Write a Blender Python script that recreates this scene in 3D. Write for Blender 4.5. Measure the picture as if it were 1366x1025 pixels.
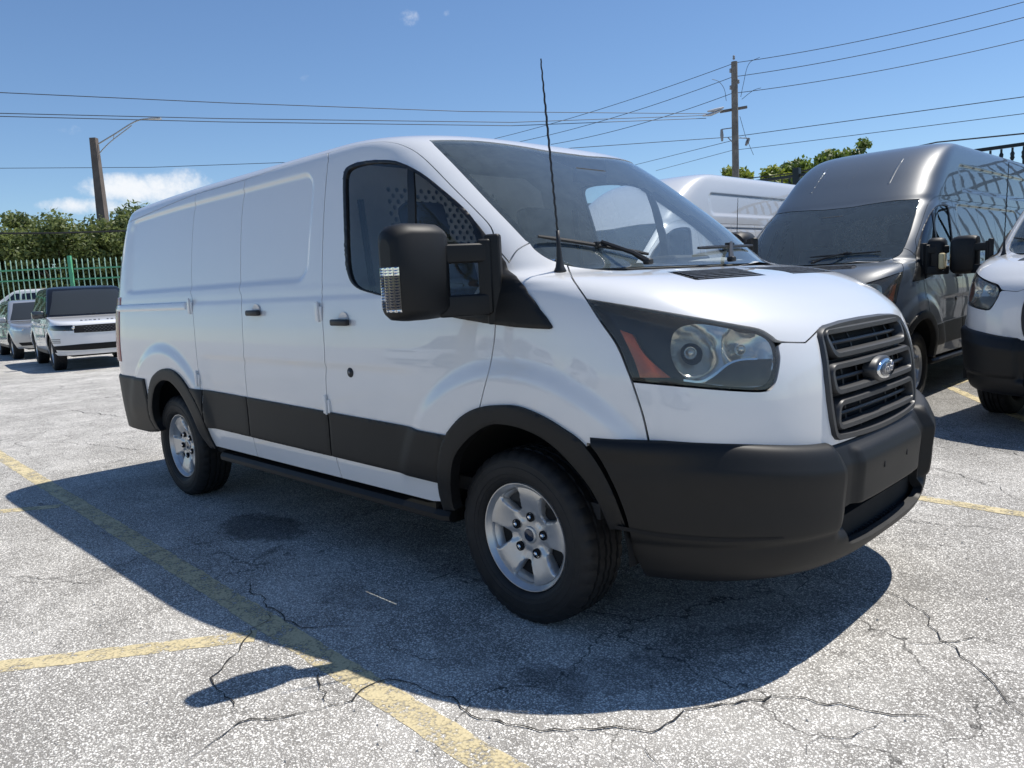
import bpy, bmesh, math, random
import numpy as np
from mathutils import Vector, Matrix
from mathutils.bvhtree import BVHTree
from mathutils.geometry import delaunay_2d_cdt

random.seed(7); rng = np.random.default_rng(7)
R = math.radians
for o in list(bpy.data.objects): bpy.data.objects.remove(o)
scene = bpy.context.scene
COL = scene.collection

# ---------------------------------------------------------------- camera
# world frame = main van: X forward, Y to its left, Z up, origin on the ground under its front axle
CAM = np.array([2.0864, -3.0614, 1.3510]); YAW, PITCH, ROLL, FPX = R(135.03), R(-7.386), R(-2.902), 1025.44
def cam_axes():
    f = np.array([math.cos(PITCH)*math.cos(YAW), math.cos(PITCH)*math.sin(YAW), math.sin(PITCH)])
    r = np.cross(f, [0, 0, 1]); r /= np.linalg.norm(r); u = np.cross(r, f)
    c, s = math.cos(ROLL), math.sin(ROLL)
    return c*r+s*u, -s*r+c*u, f
CR, CU, CF = cam_axes()
cam_data = bpy.data.cameras.new('camera'); cam = bpy.data.objects.new('camera', cam_data); COL.objects.link(cam)
M = Matrix.Identity(4)
for k in range(3): M[k][0], M[k][1], M[k][2], M[k][3] = CR[k], CU[k], -CF[k], CAM[k]
cam.matrix_world = M
cam_data.sensor_fit = 'HORIZONTAL'; cam_data.sensor_width = 36; cam_data.lens = FPX/1366*36
cam_data.clip_start = 0.05; cam_data.clip_end = 3000
scene.camera = cam

# ---------------------------------------------------------------- sky, sun, exposure
SUN_EL, SUN_AZ = R(62.7), R(70.2)           # azimuth measured from +X towards +Y
SUNV = Vector((math.cos(SUN_EL)*math.cos(SUN_AZ), math.cos(SUN_EL)*math.sin(SUN_AZ), math.sin(SUN_EL)))
world = bpy.data.worlds.new('World'); scene.world = world; world.use_nodes = True
wn, wl = world.node_tree.nodes, world.node_tree.links
wn.clear()
w_out = wn.new('ShaderNodeOutputWorld'); w_bg = wn.new('ShaderNodeBackground'); w_bg.inputs['Strength'].default_value = 0.077
w_sky = wn.new('ShaderNodeTexSky'); w_sky.sky_type = 'NISHITA'; w_sky.sun_disc = False
w_sky.sun_elevation = SUN_EL; w_sky.sun_rotation = math.pi/2-SUN_AZ
w_sky.air_density = 1.0; w_sky.dust_density = 0.0; w_sky.ozone_density = 2.5; w_sky.altitude = 0
wl.new(w_bg.outputs[0], w_out.inputs[0])
sun_data = bpy.data.lights.new('sun', 'SUN'); sun_data.energy = 3.6; sun_data.angle = R(0.53); sun_data.color = (1, .95, .87)
sun = bpy.data.objects.new('sun', sun_data); COL.objects.link(sun)
sun.rotation_euler = SUNV.to_track_quat('Z', 'Y').to_euler(); sun.location = (0, 0, 30)
vs = scene.view_settings; vs.view_transform = 'Standard'; vs.look = 'None'; vs.gamma = 1; vs.exposure = 0.54; vs.use_curve_mapping = False
scene.render.engine = 'CYCLES'

# small clouds, laid into the sky by direction (metres have no meaning there)
def pix_dir(u, v):
    d = CR*(u-683)/FPX+CU*(512.5-v)/FPX+CF
    return d/np.linalg.norm(d)
def build_clouds():
    tc = wn.new('ShaderNodeTexCoord')
    def math_n(op, a, b=None, c=None):
        n = wn.new('ShaderNodeMath'); n.operation = op
        for i, v in enumerate((a, b, c)):
            if v is None: continue
            if isinstance(v, (int, float)): n.inputs[i].default_value = v
            else: wl.new(v, n.inputs[i])
        return n.outputs[0]
    dirv = tc.outputs['Generated']
    def noise(scale, detail, rough):
        n = wn.new('ShaderNodeTexNoise'); n.inputs['Scale'].default_value = scale; n.inputs['Detail'].default_value = detail
        n.inputs['Roughness'].default_value = rough; wl.new(dirv, n.inputs['Vector']); return n.outputs['Fac']
    nz = noise(30, 8, .66); nz2 = noise(110, 6, .65)
    total = None
    # each bank: direction, half-width, half-height (tangent units), strength
    for (u, v, a, b, s) in [(190, 252, 82, 22, 1.0), (120, 275, 62, 13, .75), (240, 243, 45, 20, .7), (545, 24, 17, 14, .36), (597, 18, 11, 7, .3), (404, 103, 13, 9, .2), (92, 174, 18, 9, .3), (528, 28, 8, 14, .2),
                            (-260, 250, 130, 30, .9), (-520, 200, 160, 40, .9), (1750, 210, 150, 40, .8)]:
        d = pix_dir(u, v); up = np.array([0, 0, 1.]); rr = np.cross(d, up); rr /= np.linalg.norm(rr); uu = np.cross(rr, d)
        def dot(vec):
            n = wn.new('ShaderNodeVectorMath'); n.operation = 'DOT_PRODUCT'; wl.new(dirv, n.inputs[0]); n.inputs[1].default_value = tuple(vec); return n.outputs['Value']
        x = math_n('DIVIDE', dot(rr), a/FPX); y = math_n('DIVIDE', dot(uu), b/FPX)
        e = math_n('ADD', math_n('MULTIPLY', x, x), math_n('MULTIPLY', y, y))
        front = math_n('GREATER_THAN', dot(d), 0.3)
        m = math_n('MULTIPLY', math_n('SUBTRACT', 1.0, e), s); m = math_n('MULTIPLY', m, front)
        m = math_n('MAXIMUM', m, 0.0)
        total = m if total is None else math_n('MAXIMUM', total, m)
    k = math_n('ADD', math_n('MULTIPLY', nz, .75), math_n('MULTIPLY', nz2, .35))
    cov = math_n('SUBTRACT', math_n('ADD', math_n('MULTIPLY', total, .62), math_n('MULTIPLY', math_n('MINIMUM', math_n('MULTIPLY', total, 4.0), 1.0), math_n('SUBTRACT', k, .55))), .0)
    mr = wn.new('ShaderNodeMapRange'); mr.interpolation_type = 'SMOOTHSTEP'; mr.inputs[1].default_value = .10; mr.inputs[2].default_value = .62; wl.new(cov, mr.inputs[0])
    mix = wn.new('ShaderNodeMix'); mix.data_type = 'RGBA'; wl.new(mr.outputs[0], mix.inputs['Factor'])
    tint = wn.new('ShaderNodeMix'); tint.data_type = 'RGBA'; tint.blend_type = 'MULTIPLY'; tint.inputs['Factor'].default_value = 1; wl.new(w_sky.outputs[0], tint.inputs['A']); tint.inputs['B'].default_value = (.845, .965, 1.10, 1)
    wl.new(tint.outputs['Result'], mix.inputs['A']); mix.inputs['B'].default_value = (8.2, 8.5, 8.9, 1)
    wl.new(mix.outputs['Result'], w_bg.inputs['Color'])
build_clouds()

# ---------------------------------------------------------------- helpers
def link(o, parent=None):
    COL.objects.link(o)
    if parent is not None: o.parent = parent
    return o
def empty(name, loc=(0, 0, 0), rz=0, label=None, cat=None, group=None):
    o = bpy.data.objects.new(name, None); o.empty_display_size = .2; o.location = loc; o.rotation_euler = (0, 0, rz); COL.objects.link(o)
    return tag(o, label, cat, group)
def tag(o, label=None, cat=None, group=None, kind=None):
    if label: o['label'] = label
    if cat: o['category'] = cat
    if group: o['group'] = group
    if kind: o['kind'] = kind
    return o
def mesh_obj(name, verts, faces, mat=None, parent=None, smooth=True, sharp=None):
    me = bpy.data.meshes.new(name); me.from_pydata([tuple(map(float, v)) for v in verts], [], [tuple(map(int, f)) for f in faces]); me.update()
    if smooth:
        me.polygons.foreach_set('use_smooth', [True]*len(me.polygons))
        if sharp is not None: me.set_sharp_from_angle(angle=R(sharp))
    if mat is not None: me.materials.append(mat)
    return link(bpy.data.objects.new(name, me), parent)
def bm_obj(name, bm, mat=None, parent=None, smooth=True, sharp=35):
    bmesh.ops.recalc_face_normals(bm, faces=bm.faces)
    me = bpy.data.meshes.new(name); bm.to_mesh(me); bm.free()
    if smooth:
        me.polygons.foreach_set('use_smooth', [True]*len(me.polygons)); me.set_sharp_from_angle(angle=R(sharp))
    if mat is not None: me.materials.append(mat)
    return link(bpy.data.objects.new(name, me), parent)
def share(o, parent=None, name=None, loc=None, rot=None):
    c = o.copy(); 
    if name: c.name = name
    COL.objects.link(c); c.parent = parent
    if loc is not None: c.location = loc
    if rot is not None: c.rotation_euler = rot
    return c
def copy_tree(o, parent=None, swap=None, skip=()):
    kids = list(o.children)
    c = o.copy(); COL.objects.link(c); c.parent = parent
    if swap:
        for sl in c.material_slots:
            nm = sl.material.name if sl.material else None
            if nm in swap: sl.link = 'OBJECT'; sl.material = MATS[swap[nm]]
    for ch in kids:
        if ch.name.split('.')[0] not in skip: copy_tree(ch, c, swap, skip)
    return c
def box_bm(bm, c, s, bevel=0, seg=2, rot=None):
    r = bmesh.ops.create_cube(bm, size=1)
    vs_ = r['verts']
    bmesh.ops.scale(bm, vec=s, verts=vs_)
    if bevel:
        es = list({e for v in vs_ for e in v.link_edges})
        rb = bmesh.ops.bevel(bm, geom=es, offset=bevel, segments=seg, affect='EDGES', profile=.6)
        vs_ = list({v for f in rb['faces'] for v in f.verts} | {v for v in vs_ if v.is_valid})
    if rot is not None: bmesh.ops.rotate(bm, cent=(0, 0, 0), matrix=rot, verts=vs_)
    bmesh.ops.translate(bm, vec=c, verts=vs_)
    return vs_
def box(name, c, s, mat, parent=None, bevel=.005, rot=None, seg=2):
    bm = bmesh.new(); box_bm(bm, c, s, bevel, seg, rot); return bm_obj(name, bm, mat, parent)
def tube_geo(path, rad, n=8, cap=True):
    """verts, faces of a tube along a path; rad a number or a list"""
    path = [Vector(p) for p in path]; m = len(path)
    rads = [rad]*m if isinstance(rad, (int, float)) else list(rad)
    V, F = [], []
    t0 = (path[1]-path[0]).normalized(); a = Vector((0, 0, 1)) if abs(t0.z) < .9 else Vector((1, 0, 0))
    nrm = t0.cross(a).normalized()
    for i, p in enumerate(path):
        t = (path[min(i+1, m-1)]-path[max(i-1, 0)]).normalized()
        nrm = (nrm-t*nrm.dot(t)).normalized(); b = t.cross(nrm)
        for k in range(n):
            an = 2*math.pi*k/n; V.append(p+(nrm*math.cos(an)+b*math.sin(an))*rads[i])
    for i in range(m-1):
        for k in range(n):
            k2 = (k+1) % n; F.append((i*n+k, i*n+k2, (i+1)*n+k2, (i+1)*n+k))
    if cap: F.append(tuple(range(n-1, -1, -1))); F.append(tuple((m-1)*n+k for k in range(n)))
    return V, F
def tube(name, path, rad, mat, parent=None, n=8):
    V, F = tube_geo(path, rad, n); return mesh_obj(name, V, F, mat, parent, True, 50)
def spl(pts, n=6):
    """smooth open curve through points (centripetal-free Catmull-Rom)"""
    P = np.array(pts, float)
    if len(P) < 3: return [tuple(P[0]*(1-k/n)+P[1]*k/n) for k in range(n+1)]
    Q = np.vstack([2*P[0]-P[1], P, 2*P[-1]-P[-2]]); out = []
    for i in range(1, len(Q)-2):
        for k in range(n):
            t = k/n; p0, p1, p2, p3 = Q[i-1], Q[i], Q[i+1], Q[i+2]
            out.append(tuple(.5*((2*p1)+(p2-p0)*t+(2*p0-5*p1+4*p2-p3)*t*t+(3*p1-p0-3*p2+p3)*t**3)))
    out.append(tuple(P[-1])); return out
def lathe_geo(prof, n=48, axis='Y'):
    """prof: (radius, offset) pairs; revolve about the axis"""
    V, F = [], []; m = len(prof)
    for k in range(n):
        a = 2*math.pi*k/n
        for r, h in prof:
            V.append((r*math.cos(a), h, r*math.sin(a)) if axis == 'Y' else (r*math.cos(a), r*math.sin(a), h))
    for k in range(n):
        k2 = (k+1) % n
        for i in range(m-1): F.append((k*m+i, k*m+i+1, k2*m+i+1, k2*m+i))
    return V, F
def pip(poly, pts):
    """even-odd point in polygon, vectorised"""
    x, y = pts[:, 0], pts[:, 1]; inside = np.zeros(len(pts), bool); P = np.asarray(poly); Q = np.roll(P, -1, 0)
    for (x1, y1), (x2, y2) in zip(P, Q):
        if y1 == y2: continue
        c = (y1 > y) != (y2 > y)
        inside ^= c & (x < (x2-x1)*(y-y1)/(y2-y1)+x1)
    return inside
def seg_dist(poly, pts):
    P = np.asarray(poly, float); Q = np.roll(P, -1, 0); best = np.full(len(pts), 1e9)
    for a, b in zip(P, Q):
        d = b-a; L = d@d
        if L < 1e-14: continue
        t = np.clip(((pts-a)@d)/L, 0, 1); w = pts-(a+t[:, None]*d); best = np.minimum(best, np.hypot(w[:, 0], w[:, 1]))
    return best
def area2(poly):
    P = np.asarray(poly); x, y = P[:, 0], P[:, 1]; return .5*np.sum(x*np.roll(y, -1)-np.roll(x, -1)*y)
def inset(poly, d):
    P = np.asarray(poly, float); keep = [0]
    for i in range(1, len(P)):
        if np.hypot(*(P[i]-P[keep[-1]])) > 1e-4: keep.append(i)
    P = P[keep]
    if np.hypot(*(P[0]-P[-1])) < 1e-4: P = P[:-1]
    if area2(P) < 0: P = P[::-1]
    if d == 0: return P
    e = np.roll(P, -1, 0)-P; e /= np.maximum(np.hypot(e[:, 0], e[:, 1]), 1e-9)[:, None]; n = np.stack([-e[:, 1], e[:, 0]], 1)
    m = n+np.roll(n, 1, 0); L = np.maximum((m*m).sum(1), .35)[:, None]
    return P+m*2*d/L
def densify(poly, step=1.0):
    P = np.asarray(poly, float); out = []
    for a, b in zip(P, np.roll(P, -1, 0)):
        k = max(1, int(math.ceil(np.hypot(*(b-a))/step))); out += [a+(b-a)*i/k for i in range(k)]
    return np.array(out)
def cdt_poly(outer, holes=(), grid=None):
    """triangulate a polygon with holes (2-D); optional interior points"""
    V, E = [], []
    for loop in [outer, *holes]:
        b = len(V); V += [Vector((float(p[0]), float(p[1]))) for p in loop]; n = len(loop); E += [(b+i, b+(i+1) % n) for i in range(n)]
    if grid is not None and len(grid):
        g = np.asarray(grid, float); ok = pip(outer, g)
        for h in holes: ok &= ~pip(h, g)
        V += [Vector((float(a), float(b))) for a, b in g[ok]]
    r = delaunay_2d_cdt(V, E, [], 0, 1e-7)
    v2 = np.array([(a.x, a.y) for a in r[0]]); T = np.array([f for f in r[2]])
    c = v2[T].mean(1); ok = pip(outer, c)
    for h in holes: ok &= ~pip(h, c)
    return v2, T[ok]
def sheet(name, outer, fn, thick, mat, parent=None, holes=(), grid=None, sharp=35, nrm=None):
    """solid plate: polygon (2-D) mapped by fn(a, b, side) -> xyz; side 0 = front, 1 = back"""
    v2, T = cdt_poly(outer, holes, grid); n = len(v2)
    V = [fn(a, b, 0) for a, b in v2]+[fn(a, b, 1) for a, b in v2]
    F = [tuple(t) for t in T]+[tuple(n+k for k in t[::-1]) for t in T]
    cnt = {}
    for t in T:
        for i in range(3):
            e = (t[i], t[(i+1) % 3]); cnt[tuple(sorted(e))] = cnt.get(tuple(sorted(e)), []) + [e]
    for k, es in cnt.items():
        if len(es) == 1: a, b = es[0]; F.append((b, a, a+n, b+n))
    return mesh_obj(name, V, F, mat, parent, True, sharp)
def circle2(cx, cy, r, n=16, ry=None): return [(cx+r*math.cos(2*math.pi*k/n), cy+(ry or r)*math.sin(2*math.pi*k/n)) for k in range(n)]
def rrect(cx, cy, w, h, r, n=5):
    out = []
    for sx, sy, a0 in ((1, 1, 0), (-1, 1, 90), (-1, -1, 180), (1, -1, 270)):
        for k in range(n+1):
            a = R(a0+90*k/n); out.append((cx+sx*(w/2-r)+r*math.cos(a), cy+sy*(h/2-r)+r*math.sin(a)))
    return out
def mirror_obj(o, parent=None, name=None):
    me = o.data.copy(); n = len(me.vertices); co = np.empty(n*3); me.vertices.foreach_get('co', co); co = co.reshape(-1, 3); co[:, 1] *= -1
    me.vertices.foreach_set('co', co.ravel())
    nl = None
    if 'cn' in o.data:
        pass
    me.flip_normals(); me.update()
    c = bpy.data.objects.new(name or o.name.split('.')[0], me); COL.objects.link(c); c.parent = parent
    for k in ('label', 'kind'):
        if k in o: c[k] = o[k]
    for ch in list(o.children): mirror_obj(ch, c)
    return c

# ---------------------------------------------------------------- materials
MATS = {}
def new_mat(name):
    m = bpy.data.materials.new(name); m.use_nodes = True; nt = m.node_tree; nt.nodes.clear()
    out = nt.nodes.new('ShaderNodeOutputMaterial'); MATS[name] = m
    return m, nt, out
def nnode(nt, t, **kw):
    n = nt.nodes.new(t)
    for k, v in kw.items():
        if hasattr(n, k): setattr(n, k, v)
        else: n.inputs[k.replace('_', ' ')].default_value = v
    return n
def principled(name, col, rough=.5, metal=0, coat=0, spec=.5, coat_rough=.03, noise=0, nscale=8, bump=0, bscale=200, trans=0, alpha=1, emit=None, ior=1.5, rnoise=0):
    m, nt, out = new_mat(name); L = nt.links
    p = nt.nodes.new('ShaderNodeBsdfPrincipled'); L.new(p.outputs[0], out.inputs[0])
    p.inputs['Base Color'].default_value = (*col, 1); p.inputs['Roughness'].default_value = rough; p.inputs['Metallic'].default_value = metal
    p.inputs['Specular IOR Level'].default_value = spec; p.inputs['Coat Weight'].default_value = coat; p.inputs['Coat Roughness'].default_value = coat_rough
    p.inputs['IOR'].default_value = ior; p.inputs['Transmission Weight'].default_value = trans; p.inputs['Alpha'].default_value = alpha
    if emit: p.inputs['Emission Color'].default_value = (*emit[0], 1); p.inputs['Emission Strength'].default_value = emit[1]
    if noise or bump or rnoise: tc = nt.nodes.new('ShaderNodeTexCoord')
    if noise or rnoise:
        n = nt.nodes.new('ShaderNodeTexNoise'); n.inputs['Scale'].default_value = nscale; n.inputs['Detail'].default_value = 5; n.inputs['Roughness'].default_value = .65
        L.new(tc.outputs['Object'], n.inputs['Vector'])
    if noise:
        mr = nt.nodes.new('ShaderNodeMapRange'); mr.inputs[1].default_value = .3; mr.inputs[2].default_value = .7; mr.inputs[3].default_value = 1-noise; mr.inputs[4].default_value = 1+noise; L.new(n.outputs['Fac'], mr.inputs[0])
        mx = nt.nodes.new('ShaderNodeMix'); mx.data_type = 'RGBA'; mx.blend_type = 'MULTIPLY'; mx.inputs['Factor'].default_value = 1
        mx.inputs['A'].default_value = (*col, 1); L.new(mr.outputs[0], mx.inputs['B']); L.new(mx.outputs['Result'], p.inputs['Base Color'])
    if rnoise:
        mr = nt.nodes.new('ShaderNodeMapRange'); mr.inputs[1].default_value = .3; mr.inputs[2].default_value = .7; mr.inputs[3].default_value = max(rough-rnoise, 0); mr.inputs[4].default_value = rough+rnoise; L.new(n.outputs['Fac'], mr.inputs[0]); L.new(mr.outputs[0], p.inputs['Roughness'])
    if bump:
        n2 = nt.nodes.new('ShaderNodeTexNoise'); n2.inputs['Scale'].default_value = bscale; n2.inputs['Detail'].default_value = 3; L.new(tc.outputs['Object'], n2.inputs['Vector'])
        b = nt.nodes.new('ShaderNodeBump'); b.inputs['Strength'].default_value = bump; b.inputs['Distance'].default_value = .002; L.new(n2.outputs['Fac'], b.inputs['Height']); L.new(b.outputs[0], p.inputs['Normal'])
    return m
def paint(name, col, rough=.32, dirt=.06, metal=0, coat=1):
    """car paint under clear coat, with a little road film and very faint panel waviness"""
    m, nt, out = new_mat(name); L = nt.links
    p = nt.nodes.new('ShaderNodeBsdfPrincipled'); L.new(p.outputs[0], out.inputs[0])
    p.inputs['Roughness'].default_value = rough; p.inputs['Metallic'].default_value = metal
    p.inputs['Coat Weight'].default_value = coat; p.inputs['Coat Roughness'].default_value = .015; p.inputs['Coat IOR'].default_value = 1.62
    tc = nt.nodes.new('ShaderNodeTexCoord')
    n = nt.nodes.new('ShaderNodeTexNoise'); n.inputs['Scale'].default_value = 3.5; n.inputs['Detail'].default_value = 8; n.inputs['Roughness'].default_value = .7; L.new(tc.outputs['Object'], n.inputs['Vector'])
    sx = nt.nodes.new('ShaderNodeSeparateXYZ'); L.new(tc.outputs['Object'], sx.inputs[0])
    low = nt.nodes.new('ShaderNodeMapRange'); low.inputs[1].default_value = .95; low.inputs[2].default_value = .35; low.inputs[3].default_value = .25; low.inputs[4].default_value = 1; L.new(sx.outputs['Z'], low.inputs[0])
    mr = nt.nodes.new('ShaderNodeMapRange'); mr.inputs[1].default_value = .38; mr.inputs[2].default_value = .75; mr.inputs[4].default_value = dirt; L.new(n.outputs['Fac'], mr.inputs[0])
    ml = nt.nodes.new('ShaderNodeMath'); ml.operation = 'MULTIPLY'; L.new(mr.outputs[0], ml.inputs[0]); L.new(low.outputs[0], ml.inputs[1])
    mx = nt.nodes.new('ShaderNodeMix'); mx.data_type = 'RGBA'; mx.inputs['A'].default_value = (*col, 1); mx.inputs['B'].default_value = (.33, .30, .26, 1)
    L.new(ml.outputs[0], mx.inputs['Factor']); L.new(mx.outputs['Result'], p.inputs['Base Color'])
    n2 = nt.nodes.new('ShaderNodeTexNoise'); n2.inputs['Scale'].default_value = 2.2; n2.inputs['Detail'].default_value = 1; L.new(tc.outputs['Object'], n2.inputs['Vector'])
    b = nt.nodes.new('ShaderNodeBump'); b.inputs['Strength'].default_value = .22; b.inputs['Distance'].default_value = .005; L.new(n2.outputs['Fac'], b.inputs['Height'])
    L.new(b.outputs[0], p.inputs['Coat Normal'])
    return m
def glass(name, tint=(.75, .82, .8), refl=1.0, kf=1.15, haze=0.0, rough=0.0, hazecol=(.6, .62, .6)):
    """thin automotive glass: see-through tint, Fresnel reflection, optional pale film for dust and painted haze"""
    m, nt, out = new_mat(name); L = nt.links
    tr = nt.nodes.new('ShaderNodeBsdfTransparent'); tr.inputs[0].default_value = (*tint, 1)
    gl = nt.nodes.new('ShaderNodeBsdfGlossy'); gl.inputs['Roughness'].default_value = rough; gl.inputs['Color'].default_value = (refl, refl, refl, 1)
    fr = nt.nodes.new('ShaderNodeFresnel'); fr.inputs[0].default_value = 1.52
    k = nt.nodes.new('ShaderNodeMath'); k.operation = 'MULTIPLY'; k.inputs[1].default_value = kf; k.use_clamp = True; L.new(fr.outputs[0], k.inputs[0])
    base = tr.outputs[0]
    if haze:
        tc = nt.nodes.new('ShaderNodeTexCoord'); n = nt.nodes.new('ShaderNodeTexNoise'); n.inputs['Scale'].default_value = 16; n.inputs['Detail'].default_value = 8; n.inputs['Roughness'].default_value = .7
        mp = nt.nodes.new('ShaderNodeMapping'); mp.inputs['Scale'].default_value = (1, 1, .5); L.new(tc.outputs['Object'], mp.inputs[0]); L.new(mp.outputs[0], n.inputs['Vector'])
        mr = nt.nodes.new('ShaderNodeMapRange'); mr.inputs[1].default_value = .3; mr.inputs[2].default_value = .75; mr.inputs[3].default_value = haze*.8; mr.inputs[4].default_value = haze*1.25; L.new(n.outputs['Fac'], mr.inputs[0])
        df = nt.nodes.new('ShaderNodeBsdfDiffuse'); df.inputs[0].default_value = (*hazecol, 1)
        mh = nt.nodes.new('ShaderNodeMixShader'); L.new(mr.outputs[0], mh.inputs[0]); L.new(tr.outputs[0], mh.inputs[1]); L.new(df.outputs[0], mh.inputs[2]); base = mh.outputs[0]
    mx = nt.nodes.new('ShaderNodeMixShader'); L.new(k.outputs[0], mx.inputs[0]); L.new(base, mx.inputs[1]); L.new(gl.outputs[0], mx.inputs[2]); L.new(mx.outputs[0], out.inputs[0])
    return m
paint('white_paint', (.74, .745, .745)); paint('grey_paint', (.052, .068, .086), rough=.42, metal=.05, dirt=.03, coat=.7); paint('suv_white', (.72, .725, .73)); paint('silver_paint', (.42, .43, .44), metal=.5); paint('black_paint', (.012, .013, .016), dirt=.02)
paint('white_paint_far', (.66, .67, .675)); paint('sea_green_paint', (.03, .2, .13))
principled('black_plastic', (.016, .0165, .018), .47, bump=.12, bscale=900, noise=.25, nscale=5, spec=.45)
principled('trim_plastic', (.0068, .0070, .0073), .52, bump=.1, bscale=700, noise=.22, nscale=4, spec=.36)
principled('grille_plastic', (.042, .043, .045), .42, noise=.15, nscale=9)
principled('deep_black', (.004, .004, .005), .8)
principled('underbody', (.008, .008, .008), .9, noise=.4)
principled('rubber', (.016, .016, .0165), .6, noise=.3, nscale=14, bump=.2, bscale=160, spec=.35)
principled('seal_rubber', (.006, .006, .007), .45)
principled('alloy', (.58, .58, .575), .33, metal=.7, noise=.08, nscale=20, coat=.3, rnoise=.05)
principled('chrome', (.75, .76, .77), .06, metal=1)
principled('lamp_chrome', (.78, .77, .72), .14, metal=.72, noise=.2, nscale=12)
principled('lamp_dark', (.022, .023, .026), .35, noise=.3, nscale=10)
principled('bezel_grey', (.10, .105, .105), .35, noise=.2, nscale=10)
principled('amber', (.62, .13, .025), .28, noise=.15, nscale=40, coat=.5)
principled('red_lens', (.25, .01, .01), .2, coat=.5)
principled('badge_blue', (.008, .022, .055), .18, metal=.3, coat=1)
principled('nut_steel', (.2, .2, .2), .35, metal=.9)
principled('interior_grey', (.45, .46, .47), .75, noise=.1); principled('interior_dark', (.025, .026, .028), .7, noise=.2); principled('liner', (.42, .42, .41), .8)
principled('seat_cloth', (.035, .036, .04), .9, noise=.2, nscale=30)
principled('bulkhead_grey', (.70, .72, .73), .55, noise=.06)
principled('dust_white', (.55, .55, .53), .8)
glass('window_glass', (.92, .95, .95)); glass('windshield_glass', (.90, .95, .95), haze=.12, kf=1.1, hazecol=(.45, .56, .6)); glass('lamp_glass', (.88, .88, .85), haze=.07, kf=1.0, rough=.04, hazecol=(.6, .58, .48)); glass('windshield_veil', (.93, .97, .97), haze=.085, kf=1.0, hazecol=(.45, .56, .6)); glass('dark_glass', (.22, .25, .26)); glass('clear_lens', (.9, .9, .9))  # bluish windscreen haze is painted in to lighten the dark cabs
principled('frit', (.006, .006, .007), .12, coat=1)
principled('mirror_glass', (.8, .8, .8), .02, metal=1)
principled('mirror_yellow', (.62, .52, .30), .5)

# ---------------------------------------------------------------- body surface shared by the vans: stacked plan outlines
def pchip(x, y, xq):
    x, y = np.asarray(x, float), np.asarray(y, float); h = np.diff(x); d = np.diff(y)/h; m = np.zeros(len(x))
    for i in range(1, len(x)-1):
        if d[i-1]*d[i] > 0:
            w1, w2 = 2*h[i]+h[i-1], h[i]+2*h[i-1]; m[i] = (w1+w2)/(w1/d[i-1]+w2/d[i])
    m[0], m[-1] = d[0], d[-1]
    i = np.clip(np.searchsorted(x, xq)-1, 0, len(x)-2); t = (xq-x[i])/h[i]
    return (1+2*t)*(1-t)**2*y[i]+t*(1-t)**2*h[i]*m[i]+t*t*(3-2*t)*y[i+1]+t*t*(t-1)*h[i]*m[i+1]
#        z     half-w  xa    nose   n    xb     rear   nr
LOWER = [(.18, .955, -.1, .93, 3.2, -3.8, -4.40, 5),
         (.30, .985, -.05, .985, 3.2, -3.8, -4.44, 5),
         (.45, 1.003, 0, 1.018, 3.2, -3.8, -4.47, 5),
         (.60, 1.016, 0, 1.025, 3.2, -3.8, -4.48, 5),
         (.75, 1.024, 0, 1.026, 3.2, -3.8, -4.48, 5),
         (.90, 1.030, 0, 1.018, 3.2, -3.8, -4.48, 5),
         (1.00, 1.029, 0, 1.004, 3.2, -3.8, -4.48, 5),
         (1.08, 1.026, -.02, .983, 3.2, -3.8, -4.475, 5),
         (1.14, 1.022, -.04, .954, 3.25, -3.8, -4.47, 5),
         (1.18, 1.019, -.06, .918, 3.35, -3.8, -4.468, 5),
         (1.22, 1.015, -.08, .862, 3.5, -3.8, -4.466, 5),
         (1.26, 1.011, -.11, .800, 3.6, -3.8, -4.464, 5),
         (1.30, 1.006, -.15, .720, 3.7, -3.8, -4.46, 5),
         (1.33, 1.002, -.19, .640, 3.7, -3.8, -4.457, 5),
         (1.355, .999, -.24, .540, 3.7, -3.8, -4.453, 5),
         (1.372, .997, -.28, .430, 3.6, -3.8, -4.45, 5),
         (1.385, .995, -.31, .335, 3.4, -3.8, -4.448, 5),
         (1.40, .992, -.34, .285, 3.25, -3.8, -4.446, 5),
         (1.44, .986, -.37, .235, 3.2, -3.8, -4.44, 5),
         (1.60, .961, -.50, .045, 3.25, -3.8, -4.42, 5),
         (1.80, .925, -.74, -.215, 3.35, -3.8, -4.38, 5),
         (1.94, .896, -.92, -.415, 3.5, -3.8, -4.34, 5),
         (2.00, .880, -1.02, -.505, 3.5, -3.8, -4.32, 5)]
LOW_ROOF = [(2.035, .866, -1.12, -.575, 3.4, -3.8, -4.30, 5),
            (2.055, .850, -1.2, -.65, 3.3, -3.8, -4.285, 5),
            (2.075, .822, -1.3, -.77, 3.2, -3.8, -4.26, 5),
            (2.09, .78, -1.4, -.93, 3.1, -3.75, -4.22, 5),
            (2.102, .70, -1.55, -1.15, 3, -3.6, -4.1, 4),
            (2.110, .52, -1.8, -1.45, 3, -3.4, -3.9, 4),
            (2.115, .28, -2.2, -1.9, 3, -3.2, -3.7, 4),
            (2.117, .01, -2.5, -2.3, 3, -3.0, -3.3, 4)]
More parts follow.
